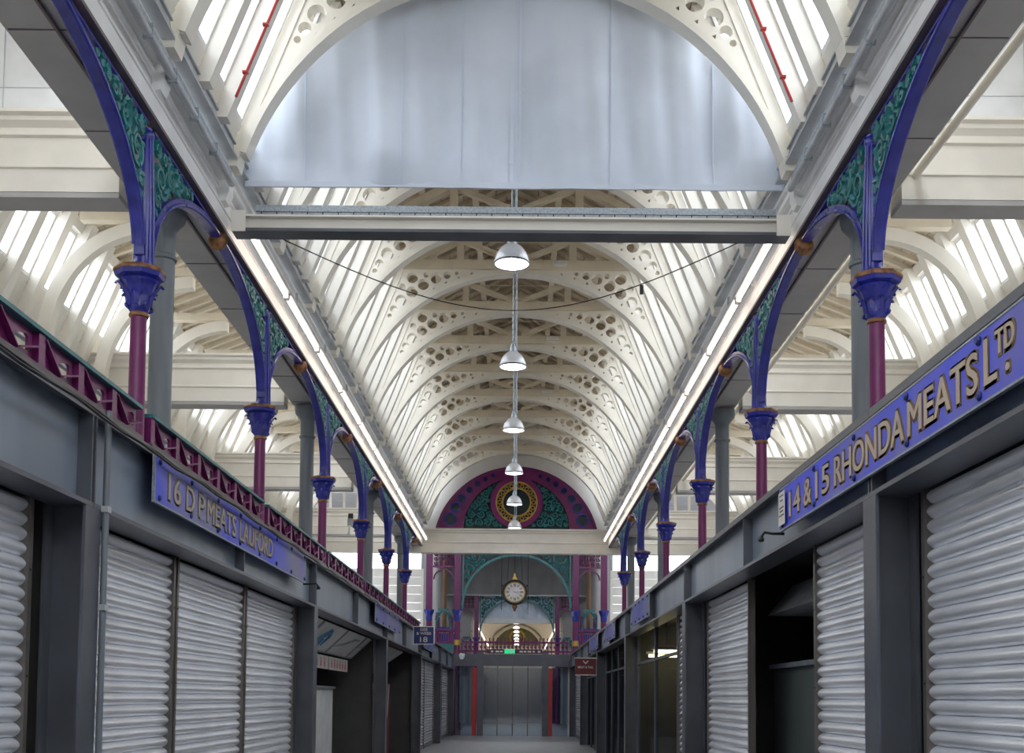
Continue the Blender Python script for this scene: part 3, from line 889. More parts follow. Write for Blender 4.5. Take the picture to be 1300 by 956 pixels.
def shutter(s, fx, y0, y1, zt, lab, dirty=False):
    t = thing('roller_shutter', lab, 'shutter', (0, 0, 0), 0, 'roller shutters of the %s shops' % SIDE[s])
    X = fx + s * .265
    p = .092
    m = MB(); z = .10; prof = []
    while z < zt - .02:
        for k in range(7):
            q = k / 6
            bul = .033 * sin(pi * min(1, q * 1.08)) if q < .93 else -.014
            prof.append((X - s * (bul + .002) + s * .02, z + p * q * .985))
        z += p
    prof = [q for q in prof if q[1] < zt - .003]
    n = len(prof); 
    for (px, pz) in prof: m.v += [(px, y0 + .05, pz), (px, y1 - .05, pz)]
    for i in range(n - 1): m.f.append((2 * i, 2 * i + 1, 2 * i + 3, 2 * i + 2))
    b = len(m.v)
    m.box(*sorted((X + s * .03, X + s * .04)), y0 + .05, y1 - .05, .10, zt - .01)
    o = m.build('slat_curtain', 'slat', t, True)
    for yy in (y0, y1 - .055):
        g = MB(); g.box(*sorted((X - s * .03, X + s * .045)), yy, yy + .055, 0, zt - .003)
        go = g.build('guide_rail', 'guide', t)
        bo = MB()
        for zz in (.5, 1.2, 1.9, 2.5):
            if zz < zt - .1: bo.lathe([(.011, 0), (.008, .006)], n=8); 
        bo = MB()
        for zz in (.45, 1.1, 1.75, 2.4): bo.box(*sorted((X - s * .036, X - s * .03)), yy + .02, yy + .034, zz, zz + .014)
        bo.build('fixing_screw', 'black', go)
    MB().box(*sorted((X - s * .02, X + s * .035)), y0 + .055, y1 - .055, .012, .098).build('bottom_bar', 'steel', t)
SHL = [(2.2, 7.0, 'left roller shutter nearest the camera, before the first steel pillar'),
       (7.62, 9.94, 'first left roller shutter past the conduit pole, under the blue meat sign'),
       (9.99, 12.50, 'middle left roller shutter under the blue meat sign'),
       (12.55, 15.3, 'third left roller shutter under the far end of the blue meat sign'),
       (32.98, 36.8, 'left roller shutter just past the navy projecting sign'),
       (36.86, 40.9, 'left roller shutter second past the navy projecting sign'),
       (41.42, 45.2, 'left roller shutter third past the navy projecting sign'),
       (45.26, 49.1, 'farthest left roller shutter, by the glazed doors')]
for a, b, l in SHL: shutter(-1, FAL, a, b, BOTL, l)
SHR = [(2.2, 6.98, 'right roller shutter nearest the camera, under the large lettered sign'),
       (7.48, 9.55, 'second right roller shutter, between first steel pillar and the dark opening'),
       (12.25, 14.98, 'third right roller shutter, beyond the dark opening'),
       (15.72, 17.62, 'narrow right roller shutter before the lit shop window'),
       (41.22, 49.1, 'farthest right roller shutter, by the glazed doors')]
for a, b, l in SHR: shutter(1, FAR, a, b, BOTR, l)

# shop interiors
for s, fx in ((-1, FAL), (1, FAR)):
    a, b = sorted((fx + s * .5, 6.1 * s))
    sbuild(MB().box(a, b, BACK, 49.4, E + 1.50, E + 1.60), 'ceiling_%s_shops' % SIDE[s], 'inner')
# dark opening on the right: hood, duct and lamp
t = thing('extract_hood', 'dull metal extract hood inside the dark right-hand opening', 'hood', (0, 0, 0))
MB().prism([(2.9, E + .95), (4.4, E + .95), (4.1, E + 1.3), (3.2, E + 1.3)], 'y', 10.6, 12.9).build('hood_body', 'lead', t)
MB().box(3.3, 3.9, 11.2, 11.8, E + 1.3, E + 1.49).build('duct', 'galv', t)
MB().box(2.95, 4.35, 10.58, 10.6, E + .80, E + .95).build('hood_lip', 'greycol', t)
t = thing('pendant_work_lamp', 'green-shaded work lamp hanging in the dark right-hand opening', 'lamp', (3.25, 10.15, 0))
MB().lathe([(.16, E + .93), (.12, E + 1.0), (.04, E + 1.04)], n=18).build('lamp_shade', mat('green_shade', (.35, .50, .46), .4), t, True)
MB().tube([(0, 0, E + 1.04), (0, 0, E + 1.495)], .01, 6).build('rod', 'dark', t)
t = thing('counter', 'dark green shop counter inside the right-hand opening', 'counter', (0, 0, 0))
MB().box(3.0, 3.5, 9.8, 13.0, 0, 2.0).build('counter_front', mat('counter_green', (.07, .085, .085), .5), t)
MB().box(2.95, 3.55, 9.75, 13.05, 2.0, 2.05).build('counter_top', 'greycol', t)

def glazing(s, fx, y0, y1, zt, ny, lab, g='shopglass'):
    t = thing('shop_window', lab, 'shop window', (0, 0, 0), 0, 'glazed fronts of the %s shops' % SIDE[s])
    X = fx + s * .265
    ys = [y0 + (y1 - y0) * k / ny for k in range(ny + 1)]
    for yy in ys: MB().box(*sorted((X - s * .03, X + s * .03)), yy - .03, yy + .03, 0, zt - .003).build('mullion', 'steel', t)
    MB().box(*sorted((X - s * .025, X + s * .025)), y0 + .03, y1 - .03, 2.35, 2.40).build('transom', 'steel', t)
    for a, b in zip(ys[:-1], ys[1:]):
        MB().quad((X, a + .03, .0), (X, b - .03, 0), (X, b - .03, zt - .01), (X, a + .03, zt - .01)).build('pane', g, t)
glazing(1, FAR, 17.75, 23.6, BOTR, 2, 'lit shop window on the right glowing with yellow tubes')
glazing(1, FAR, 24.3, 32.2, BOTR, 4, 'dim right-hand shop window before the dark red sign')
glazing(1, FAR, 32.9, 40.7, BOTR, 4, 'right-hand shop window beyond the dark red sign')
for k, (x, z) in enumerate(((22.4, E + .93), (23.3, E + .88))):
    t = thing('shop_strip_light', '%s yellow strip light inside the lit right-hand shop' % ('nearer' if k == 0 else 'farther'), 'strip light', (0, 0, 0), 0, 'strip lights in the lit shop')
    MB().tube([(2.75, x, z), (5.0, x, z)], .03, 8).build('tube', 'shoptube', t)
    MB().box(2.7, 5.05, x - .06, x + .06, z + .04, z + .09).build('batten', 'white', t)
    m = MB()
    for yy in (3.0, 4.7): m.tube([(yy, x, z + .09), (yy, x, E + 1.498)], .008, 5)
    m.build('hanger', 'dark', t)
t = thing('step_ladder', 'yellow leaning ladder inside the lit right-hand shop window', 'ladder', (0, 0, 0))
m = MB()
for dy in (0, .4): m.bar((2.95, 18.3 + dy, 0), (3.12, 18.35 + dy, 2.30), .05, .03)
m.build('stile', mat('ladder_yellow', (.62, .50, .2), .5), t)
m = MB()
for k in range(8): m.tube([(2.95 + .02 * k, 18.32, .25 + .26 * k), (2.95 + .02 * k, 18.72, .25 + .26 * k)], .015, 6)
m.build('rung', 'lead', t)
for k, (y, mm, lab) in enumerate(((19.4, 'white', 'white butcher coat hanging in the lit shop'), (20.7, 'red', 'red apron hanging in the lit shop'), (21.6, 'panelwhite', 'pale coat hanging deep in the lit shop'))):
    t = thing('hanging_coat', lab, 'coat', (3.4, y, 0))
    prof = [(-.10, E + .2), (.10, E + .2), (.24, E + .12), (.26, E - .55), (.16, E - .55), (.17, E - .75), (-.17, E - .75), (-.16, E - .55), (-.26, E - .55), (-.24, E + .12)]
    MB().prism(prof, 'x', -.05, .05).build('coat_body', mm, t)
    m = MB(); m.tube([(0, -.2, E + .17), (0, 0, E + .24), (0, .2, E + .17)], .012, 6); m.tube([(0, 0, E + .24), (0, 0, E + .56)], .006, 5); m.build('hanger', 'lead', t)

# left open stall: sloping canopy panels and hanging posters
for k, (a, b) in enumerate(((18.05, 20.58), (20.63, 23.05), (23.1, 23.82), (15.7, 18.0))):
    t = thing('canopy_panel', ('sloping white canopy panel with a blue fish-like mark in the left stall', 'sloping white canopy panel with a faint swoosh, middle of the left stall', 'short farthest sloping white canopy panel in the left stall', 'sloping white canopy panel half hidden behind the second left pillar')[k], 'canopy', (0, 0, 0), 0, 'canopy panels of the left stall')
    P = [(-2.985, E + 1.19), (-3.40, E + .80), (-3.425, E + .825), (-3.01, E + 1.205)]
    MB().prism(P, 'y', a, b).build('panel', 'panelwhite', t)
    m = MB()
    for yy in (a, b - .03): m.prism([(-2.97, E + 1.18), (-3.385, E + .79), (-3.40, E + .799), (-2.984, E + 1.188)], 'y', yy, yy + .04)
    m.prism([(-3.39, E + .78), (-3.44, E + .78), (-3.44, E + .83), (-3.43, E + .83), (-3.405, E + .798)], 'y', a, b)
    m.build('edging', 'galv', t)
    # printed mark
    def pp(u, v):        # u along y, v up the slope (0 bottom)
        return (-3.395 + .41 * v, a + u, E + .80 + .386 * v)
    m = MB()
    if k == 2:
        m.tube([pp(.1, .5), pp(.6, .6)], .012, 5)
    elif k == 0:
        m.tube([pp(.6, .15), pp(.9, .5), pp(1.2, .78), pp(1.45, .6), pp(1.5, .2)], [.03, .05, .05, .04, .02], 5)
        m.tube([pp(.9, .15), pp(1.15, .42), pp(1.3, .2)], [.015, .04, .012], 5)
    else:
        m.tube([pp(.2, .3), pp(.8, .45), pp(1.5, .75), pp(2.1, .8)], [.01, .03, .03, .01], 5)
    m.build('logo', 'skyblue' if k == 0 else 'galv', t)
for k, (a, b) in enumerate(((18.6, 21.25), (21.35, 23.7))):
    t = thing('hanging_poster', ('white hanging banner printed with red and orange bottles', 'white hanging banner printed with pink figures')[k], 'banner', (0, 0, 0), 0, 'banners in the left stall')
    MB().box(-3.46, -3.45, a, b, E + .50, E + .745).build('sheet', 'paper', t)
    for q in range(6):
        yy = a + .3 + q * (b - a - .5) / 5.5
        MB().prism([(yy - .07, E + .54), (yy + .07, E + .54), (yy + .07, E + .62), (yy + .025, E + .66), (yy + .025, E + .71), (yy - .025, E + .71), (yy - .025, E + .66), (yy - .07, E + .62)], 'x', -3.448, -3.444).build('printed_bottle', ('red', 'orange', 'purple', 'pink', 'pink', 'pink')[q] if k == 0 and q < 5 else 'pink', t)
    m = MB()
    for yy in (a + .1, b - .1): m.tube([(-3.455, yy, E + .745), (-3.45, yy, E + .772)], .005, 5)
    m.build('string', 'dark', t)
t = thing('stall_counter', 'pale counter front deep in the left open stall', 'counter', (0, 0, 0))
MB().box(-4.3, -3.7, 16.0, 23.4, 0, E + .15).build('counter_front', 'panelwhite', t)
MB().box(-4.35, -3.65, 15.95, 23.45, E + .155, E + .2).build('counter_top', 'galv', t)
t = thing('striped_board', 'dark board with slanting pale stripes in the farther left stall', 'board', (0, 0, 0))
MB().box(-3.5, -3.46, 25.0, 31.8, 0, E + .35).build('board', 'oxblood', t)
for q in range(9):
    yy = 25.3 + q * .7
    MB().prism([(yy, .9), (yy + .12, .9), (yy + .62, E + .33), (yy + .5, E + .33)], 'x', -3.458, -3.455).build('stripe', 'paper', t)
t = thing('sloping_hood', 'grey sloping hood under the beam of the farther left stall', 'hood', (0, 0, 0))
MB().prism([(-2.99, E + 1.18), (-3.9, E + .55), (-3.92, E + .58), (-3.0, E + 1.21)], 'y', 24.5, 30.5).build('hood_sheet', 'lead', t)
MB().prism([(-3.9, E + .5), (-3.94, E + .5), (-3.94, E + .58), (-3.9, E + .58)], 'y', 24.5, 30.5).build('hood_edge', 'galv', t)

# ------------------------------------------------------------------ lettered signs
def lettering(t, s, x, txt, y0, y1, z0, h, mats=('brownline', 'beige')):
    """text reads left to right for someone in the aisle; y0 is where it begins"""
    w = abs(y1 - y0)
    d = 1 if s < 0 else -1
    for (nm, off, th, mm) in (('letter_edge', .022, .003, mats[0]), ('lettering', 0, .006, mats[1])):
        parts = []
        shifts = [(ex, ey) for ex in (-.016, 0, .016) for ey in (-.016, 0, .016)] if off else [(-.004, 0), (.004, 0), (0, .003)]
        for k, (ex, ey) in enumerate(shifts):
            p_ = text_mesh(txt, th - .0004 * (k % 3), 0.0, w, h)
            for v_ in p_.vertices: v_.co.x += ex; v_.co.y += ey
            parts.append(p_)
        me = join(parts)
        xf(me, lambda u, v, q: (x - s * (th / 2 + q), y0 + d * u, z0 + v))
        link(nm, me, mm, t)
def signboard(s, fx, y0, y1, z0, z1, lab, m, studs, texts):
    t = thing('shop_sign', lab, 'sign', (0, 0, 0), 0, 'boards fixed along the %s fascia' % SIDE[s])
    xf0 = fx - s * .006
    MB().box(*sorted((fx - s * .004, fx - s * .024)), y0, y1, z0, z1).build('board', m, t)
    e = .012
    fr = MB()
    for (a, b, c, d) in ((y0 - e, y1 + e, z0 - e, z0), (y0 - e, y1 + e, z1, z1 + e), (y0 - e, y0, z0, z1), (y1, y1 + e, z0, z1)):
        fr.box(*sorted((fx - s * .003, fx - s * .027)), a, b, c, d)
    fr.build('edge_frame', 'galv', t)
    for k in range(studs):
        yy = y0 + .1 + (y1 - y0 - .2) * k / (studs - 1)
        for zz in (z0 + .035, z1 - .035):
            o = MB()
            N = 12; ring = [(.024, 0), (.024, .008), (.014, .018)]
            for (r, q) in ring:
                for i in range(N): o.v.append((fx - s * (.0245 + q), yy + r * cos(2 * pi * i / N), zz + r * sin(2 * pi * i / N)))
            for q in range(2):
                for i in range(N):
                    l = (i + 1) % N; o.f.append((q * N + i, q * N + l, q * N + N + l, q * N + N + i))
            o.f.append(tuple(2 * N + i for i in range(N)))
            o.build('stud', 'navy', t, True)
    for (txt, a, b, zz, h) in texts: lettering(t, s, fx - s * .0245, txt, a, b, zz, h, ('worn_edge', 'worn_letter') if m == 'signworn' else ('brownline', 'beige'))
    return t
signboard(-1, FAL, 8.50, 14.6, E + 1.455, E + 1.80, 'long weathered blue sign lettered D P MEATS over the left shutters', 'signworn', 8,
          [('16', 8.82, 9.14, E + 1.52, .20), ('D', 9.30, 9.53, E + 1.52, .20), ('P', 9.66, 9.84, E + 1.52, .20), ('MEATS', 9.93, 10.95, E + 1.52, .20), ('LAUFORD', 11.10, 12.6, E + 1.52, .20)])
signboard(1, FAR, 4.30, 9.62, E + 1.435, E + 1.775, 'long blue sign lettered RHONDA MEATS LTD over the right shutters', 'signblue', 6,
          [('14', 9.28, 8.92, E + 1.50, .20), ('&', 8.80, 8.58, E + 1.50, .20), ('15', 8.45, 8.08, E + 1.50, .20), ('RHONDA', 7.94, 6.50, E + 1.50, .20), ('MEATS', 6.43, 5.44, E + 1.50, .20), ('L', 5.36, 5.22, E + 1.50, .22), ('TD', 5.23, 5.03, E + 1.61, .11), ('.', 5.12, 5.085, E + 1.505, .035)])
signboard(-1, FAL, 21.9, 26.4, E + 1.45, E + 1.80, 'plain faded violet-blue sign board farther along the left fascia', 'signfar', 5, [])
signboard(-1, FAL, 33.4, 37.2, E + 1.45, E + 1.80, 'grey-violet sign board on the left fascia past the navy sign', 'signfar', 4, [])
signboard(1, FAR, 19.4, 22.3, E + 1.42, E + 1.80, 'faded violet-blue sign board on the right fascia before the lit shop', 'signfar', 5, [])
signboard(1, FAR, 26.3, 29.2, E + 1.42, E + 1.80, 'second faded violet-blue sign board along the right fascia', 'signfar', 4, [])
signboard(1, FAR, 31.9, 35.5, E + 1.42, E + 1.80, 'farthest faded sign board along the right fascia, above the red sign', 'signfar', 4, [])
# paper notice on the far end of the right sign
t = thing('paper_notice', 'white printed notice on the far end of the right blue sign', 'notice', (0, 0, 0))
MB().box(FAR - .047, FAR - .044, 9.36, 9.58, E + 1.46, E + 1.74).build('sheet', 'paper', t)
m = MB()
for zz, a, b in ((E + 1.70, 9.40, 9.54), (E + 1.66, 9.42, 9.52), (E + 1.60, 9.39, 9.55), (E + 1.57, 9.41, 9.53), (E + 1.535, 9.38, 9.56)): m.box(FAR - .048, FAR - .0472, a, b, zz, zz + .012)
m.build('print_line', 'black', t)
# bracket hooks at the sign ends
for s, fx, y, z in ((-1, FAL, 14.56, E + 1.43), (1, FAR, 9.56, E + 1.40)):
    t = thing('sign_bracket', 'small black hooked bracket at the far end of the %s blue sign' % SIDE[s], 'bracket', (0, 0, 0))
    MB().tube([(fx - s * .004, y, z), (fx - s * .10, y, z), (fx - s * .17, y, z + .01), (fx - s * .2, y, z - .03)], .012, 7).build('arm', 'black', t, True)
    MB().lathe([(.02, z - .07), (.028, z - .05), (.02, z - .028)], cx=fx - s * .2, cy=y, n=10).build('lamp_head', 'black', t, True)

# projecting signs
t = thing('projecting_sign', 'navy hanging sign reading GEE & WEBB 18 over the left row', 'sign', (0, 30.0, 0))
MB().box(-2.66, -2.14, 0, .05, E + 1.40, E + 1.84).build('board', 'navy', t)
m = MB()
for (a, b, c, d) in ((-2.68, -2.12, E + 1.38, E + 1.40), (-2.68, -2.12, E + 1.84, E + 1.86), (-2.679, -2.66, E + 1.4, E + 1.84), (-2.14, -2.12, E + 1.4, E + 1.84)): m.box(a, b, -.01, .06, c, d)
m.build('edge_frame', 'white', t)
for (txt, w, h, z) in (('GEE', .20, .075, E + 1.735), ('& WEBB', .38, .075, E + 1.635), ('18', .20, .14, E + 1.44)):
    me = text_mesh(txt, .006, .012, w, h); xf(me, lambda u, v, q: (-2.40 - w / 2 + u, -.004 + q, z + v)); link('lettering', me, 'paper', t)
t = thing('red_sign', 'dark red projecting sign with a white V-shaped mark at the right row', 'sign', (0, 31.5, 0))
MB().box(1.66, 2.24, 0, .05, E + .66, E + 1.10).build('board', 'oxblood', t)
m = MB(); m.box(1.64, 2.27, -.01, .06, E + 1.10, E + 1.125); m.box(1.66, 2.25, -.01, .06, E + .635, E + .66); m.build('rail', 'paper', t)
MB().box(2.24, 2.315, .0, .05, E + 1.105, E + 1.12).build('bracket', 'steel', t)
m = MB(); m.bar((1.945, -.004, E + .95), (2.02, -.004, E + 1.04), .026, .006, (0, 1, 0)); m.bar((1.955, -.004, E + .95), (1.88, -.004, E + 1.04), .026, .006, (0, 1, 0)); m.build('pointed_mark', 'paper', t)
me = text_mesh('MEAT & TAIL', .006, .012, .42, .06); me2 = xf(me, lambda u, v, q: (1.74 + u, -.004 + q, E + .83 + v)); link('lettering', me2, 'paper', t)

# pole, cables on the left front
t = thing('conduit_pole', 'thin grey conduit pole running down beside the first left pillar', 'pole', (0, 0, 0))
MB().tube([(FAL + .024, 7.50, 0), (FAL + .024, 7.50, TOPL + .02)], .022, 10).build('pipe', 'greycol', t, True)
for z in (1.0, 2.2, 2.85): MB().box(FAL + .003, FAL + .05, 7.468, 7.532, z, z + .04).build('pipe_clip', 'lead', t)
t = thing('hanging_cable', 'black cables sagging along the left fascia top', 'cable', (0, 0, 0))
for q, (dx, dz) in enumerate(((.06, .0), (.075, .022))):
    pts = [(FAL + dx + .012, 4.0 + k * .4, TOPL - .068 - dz + .010 * sin(k * 1.9 + q) - .006 * sin(k * .7)) for k in range(64)]
    MB().tube(pts, .010, 6).build('cable', 'black', t, True)

# lattice balustrade on the left gallery
def lattice(y0, y1, lab, first=None):
    t = thing('lattice_balustrade', lab, 'railing', (0, y0, 0), 0, 'purple balustrade bays on the left gallery')
    L = y1 - y0; n = max(1, round(L / .63)); p = L / n
    zb_, zt_ = E + 2.02, E + 2.225
    x = -2.93
    for k in range(n):
        a = k * p
        me = curve_mesh([[(a + .10, zb_), (a + p - .02, zb_), (a + p - .02, zt_), (a + .10, zt_)],
                         [(a + .30, zb_ + .06), (a + p - .09, zb_ + .06), (a + p - .07, zb_ + .08), (a + p - .07, zt_ - .055), (a + p - .10, zt_ - .04), (a + p - .15, zt_ - .05), (a + .29, zb_ + .09)]], .02)
        pl = link('lattice_plate', xf(me, lambda u, v, q: (x + q, u, v)), 'purple', t)
        m = MB(); m.box(x - .03, x + .045, a, a + .10, zb_, zt_); m.build('pilaster', 'purple', t)
        m = MB(); m.bar((x + .03, a + .10, zt_ - .02), (x + .03, a + .34, zb_ + .02), .012, .05, (1, 0, 0)); m.bar((x + .03, a + .36, zb_ + .03), (x + .03, a + p - .02, zt_ - .10), .012, .05, (1, 0, 0)); m.build('brace', 'purple', t)
    MB().box(x - .05, x + .06, 0, L, zt_ + .002, zt_ + .03).build('top_rail', 'teal', t)
    MB().box(x - .05, x + .06, 0, L, zb_ - .075, zb_ - .002).build('bottom_rail', 'maroon_edge', t)
    m = MB()
    for k in range(n): m.box(x - .03, x + .03, k * p + .02, k * p + .08, E + 1.863, zb_ - .076)
    m.build('foot', 'purple', t)
rails = [3.6] + COLY + [YEND]
for i in range(len(rails) - 1):
    lattice(rails[i] + .12, rails[i + 1] - .12, '%s bay of purple lattice balustrade along the left gallery' % (nth(i) if i < 6 else 'farthest'))
t = thing('gallery_handrail', 'long grey tubular handrail behind the purple lattice balustrade', 'handrail', (0, 0, 0))
m = MB()
for z in (E + 2.36, E + 2.28): m.tube([(-3.11, 3.6, z), (-3.11, 34, z)], .02, 8)
m.build('rail', 'lead', t, True)
m = MB(); y = 3.8
while y < 34: m.tube([(-3.11, y, E + 1.805), (-3.11, y, E + 2.36)], .016, 6); y += 1.6
m.build('stanchion', 'lead', t, True)

# ------------------------------------------------------------------ small fittings
t = thing('hanging_pipe', 'long cream pipe hung beside the outer edge of the right girder', 'pipe', (0, 0, 0))
MB().tube([(3.66, 6.5, E + 4.78), (3.66, 34.3, E + 4.78)], .038, 10).build('pipe', 'cream', t, True)
for k in range(9):
    MB().box(3.53, 3.70, 7.6 + 3.2 * k, 7.63 + 3.2 * k, E + 4.82, E + 4.85).build('pipe_hanger', 'cream', t)
for s in (-1, 1):
    t = thing('red_pipe', 'thin red sprinkler pipe on the near %s roof slope' % SIDE[s], 'pipe', (0, 0, 0))
    X = lambda z: s * (rake(z) - .25)
    ya = 10.05
    MB().tube([(X(SILL + .08), ya, SILL + .08), (X(SILL + 1.9), ya, SILL + 1.9)], .013, 8).build('pipe', 'red', t, True)
    for k in range(4):
        z = SILL + .3 + .45 * k; MB().box(*sorted((X(z) - s * .02, X(z) + s * .03)), ya - .02, ya + .02, z, z + .02).build('pipe_clip', 'red', t)
t = thing('security_camera', 'white security camera on the third left arcade column', 'camera', (-2.9, 20.0, E + 3.05))
MB().bar((0, 0, 0), (.05, -.28, .08), .10, .10).build('camera_body', 'white', t)
MB().bar((.05, -.28, .08), (.052, -.30, .085), .085, .085).build('lens', 'black', t)
MB().tube([(0, -.05, -.05), (-.02, .0, -.16), (-.06, .25, -.16)], .018, 7).build('bracket', 'white', t)
t = thing('security_camera', 'white security camera high on the far right arcade, by a column', 'camera', (3.05, 15.3, E + 2.42))
MB().bar((0, 0, 0), (.04, -.24, .02), .11, .09).build('camera_body', 'white', t)
MB().tube([(0, -.02, 0), (.06, .06, 0), (.12, .06, 0)], .02, 7).build('bracket', 'white', t)
for s in (-1, 1):
    for k in range(5):
        y = RIBY[3] + 4.106 * k
        t = thing('emergency_light', '%s small white emergency light box on a %s roof tie beam' % (nth(k), SIDE[s]), 'light box', (0, y, 0), 0, 'emergency light boxes on the tie beams')
        if s < 0: break
        MB().box(.62, .86, -.16, -.092, TIE0 + .06, TIE0 + .14).build('housing', 'white', t)
        MB().box(.64, .84, -.163, -.16, TIE0 + .07, TIE0 + .13).build('diffuser', 'paper', t)
for o in [o for o in bpy.data.objects if o.name.startswith('emergency_light') and not kids(o)]: bpy.data.objects.remove(o)
t = thing('hanging_wire', 'thin slack wire hung across the nave below the steel cross beam', 'wire', (0, 11.6, 0))
pts = []
for i in range(41):
    q = i / 40; x = -2.58 + 5.14 * q
    pts.append((x, 1.6 * sin(pi * q), E + 4.82 - .0 + .25 * (2 * q - 1) ** 2 * 0 - .28 * sin(pi * q) + .03 * q))
MB().tube(pts, .006, 6).build('wire', 'black', t)
MB().box(1.42, 1.46, 1.02, 1.05, E + 4.56, E + 4.66).build('tensioner', 'black', t)

# ------------------------------------------------------------------ the crossing beyond
for (a, b, c, d) in ((-14, -4, YEND + .3, 73.6), (4, 14, YEND + .3, 73.6), (-4, 4, YEND + .3, 59), (-4, 4, 64, 73.6)):
    sbuild(MB().box(a, b, c, d, E + 9.6, E + 9.8), 'ceiling_crossing', 'girder')  # unseen slab put in to darken the crossing, its gap letting light in
for s in (-1, 1):
    sbuild(MB().box(*sorted((13.8 * s, 14 * s)), YEND + .3, 73.6, 0, E + 9.6), 'wall_crossing_outer', 'girder')  # unseen side walls added to keep the crossing dim
    sbuild(MB().box(*sorted((3.05 * s, 4.7 * s)), 73.85, 74.0, 0, E + 9.6), 'wall_crossing_far', 'girder')
    sbuild(MB().box(*sorted((4.62 * s, 4.75 * s)), 56.32, 73.84, 0, E + 9.6), 'wall_crossing_return', 'girder')
    sbuild(MB().box(*sorted((7.4 * s, 14 * s)), YEND, YEND + .2, 0, E + 9.6), 'wall_crossing_near', 'girder')
    sbuild(MB().box(*sorted((4.6 * s, 13.8 * s)), 56.2, 56.3, E + 7.6, E + 9.6), 'wall_crossing_upper', 'girder')
YR = 50.2
def iron_screen(Y, tagname, H0, label_end):
    # columns
    for s in (-1, 1):
        for k, x in enumerate((2.6, 3.85)):
            t = thing('screen_column', '%s purple iron column %s of the %s crossing screen' % (('inner', 'outer')[k], SIDE[s], tagname), 'column', (s * x, Y, 0), 0, 'purple columns of the crossing screens')
            MB().lathe([(.20, .001), (.20, .5), (.135, .6), (.125, E + 3.35)], n=16).build('shaft', 'purple', t, True)
            MB().lathe([(.13, E + 3.35), (.15, E + 3.45), (.16, E + 3.6), (.24, E + 3.8), (.24, E + 3.86)], n=8, rot=pi / 8).build('capital', 'blue', t)
            MB().box(-.14, .14, -.14, .14, E + 3.86, E + 6.9).build('upper_post', 'purple', t)
            MB().lathe([(.14, E + 2.28), (.15, E + 2.3), (.15, E + 2.5), (.14, E + 2.52)], n=12).build('gilt_band', 'gold', t)
    t = thing('spandrel_arch', 'broad teal scrolled iron arch of the %s crossing screen' % tagname, 'arch', (0, Y, 0), 0, 'teal arches of the crossing screens')
    a, zs, zc, ztop = 2.33, E + 4.0, E + 6.25, E + 6.55
    def el(q): return (a * cos(q), zs + (zc - zs) * sin(q))
    N = 36
    lo = [el(pi * i / N) for i in range(N + 1)]
    up = [((a + .10) * cos(pi * i / N), zs + (zc - zs + .10) * sin(pi * i / N)) for i in range(N + 1)]
    MB().strip(lo, up, 'y', -.12, .12).build('arch_moulding', 'teal', t)
    MB().box(-a - .05, a + .05, -.12, .12, ztop, ztop + .25).build('top_rail', 'teal', t)
    for s in (-1, 1): MB().box(*sorted((s * (a - .0), s * (a + .055))), -.1, .1, E + 3.88, ztop).build('side_bar', 'teal', t)
    def d(u, v):
        if abs(u) > a - .06 or v > ztop: return -1
        ins = (u / (a + .1)) ** 2 + max(0, (v - zs) / (zc - zs + .1)) ** 2
        if ins < 1 and v > zs: return -1
        return min(a - .02 - u, ztop - .01 - v, (sqrt(ins) - 1) * 1.55)
    cs = pack(d, 0, a, zs, ztop, 16, .045, 0, 60, .33)
    m = MB()
    for sg in (1, -1): scrolls(m, [(u, v, r) for u, v, r in cs], lambda u, v, x: (sg * u, x, v), 0, .04)
    m.build('scroll_panel', 'teal', t, True)
    # outer bays: fretwork, bracket, balcony
    for s in (-1, 1):
        t = thing('fretwork_bay', 'purple and teal fretwork bay on the %s of the %s crossing screen' % (SIDE[s], tagname), 'screen', (s * 3.225, Y, 0), 0, 'fretwork bays of the crossing screens')
        w = .47
        m = MB(); m.box(-w, w, -.08, .08, E + 6.45, E + 6.8); m.box(-w, w, -.08, .08, E + 5.72, E + 5.80); m.build('rail', 'purple', t)
        m = MB()
        for gx in range(4):
            for gz in range(3): scrolls(m, [(-w + .12 + gx * .235, E + 5.90 + gz * .21, .098)], lambda u, v, x: (u, x, v), 0, .024)
        m.build('fretwork', 'purple', t, True)
        MB().strip(arc(0, E + 5.2, .40, 0, pi, 18), arc(0, E + 5.2, .46, 0, pi, 18), 'y', -.07, .07).build('small_arch', 'purple', t)
        m = MB(); m.box(-.23, .23, -.07, .07, E + 3.78, E + 3.9)
        for sg in (-1, 1):
            m.tube([(sg * .32, 0, E + 2.95), (sg * .30, 0, E + 3.3), (sg * .2, 0, E + 3.62), (sg * .05, 0, E + 3.78)], .035, 6)
            scrolls(m, [(sg * .24, E + 3.66, .10), (sg * .29, E + 3.42, .06)], lambda u, v, x: (u, x, v), 0, .03)
        m.build('teal_bracket', 'teal', t, True)
        m = MB(); m.box(-w, w, -.06, .06, E + 2.92, E + 3.0); m.box(-w, w, -.06, .06, E + 2.35, E + 2.45)
        for q in range(9): m.box(-w + .05 + q * .105, -w + .085 + q * .105, -.03, .03, E + 2.45, E + 2.92)
        m.build('balcony_rail', 'purple', t)
        MB().box(-w, w, -.10, .30, E + 1.95, E + 2.34).build('balcony_panel', 'teal' if Y < 60 else 'purple', t)
iron_screen(YR, 'near', 0, '')
iron_screen(73.2, 'far', 0, '')
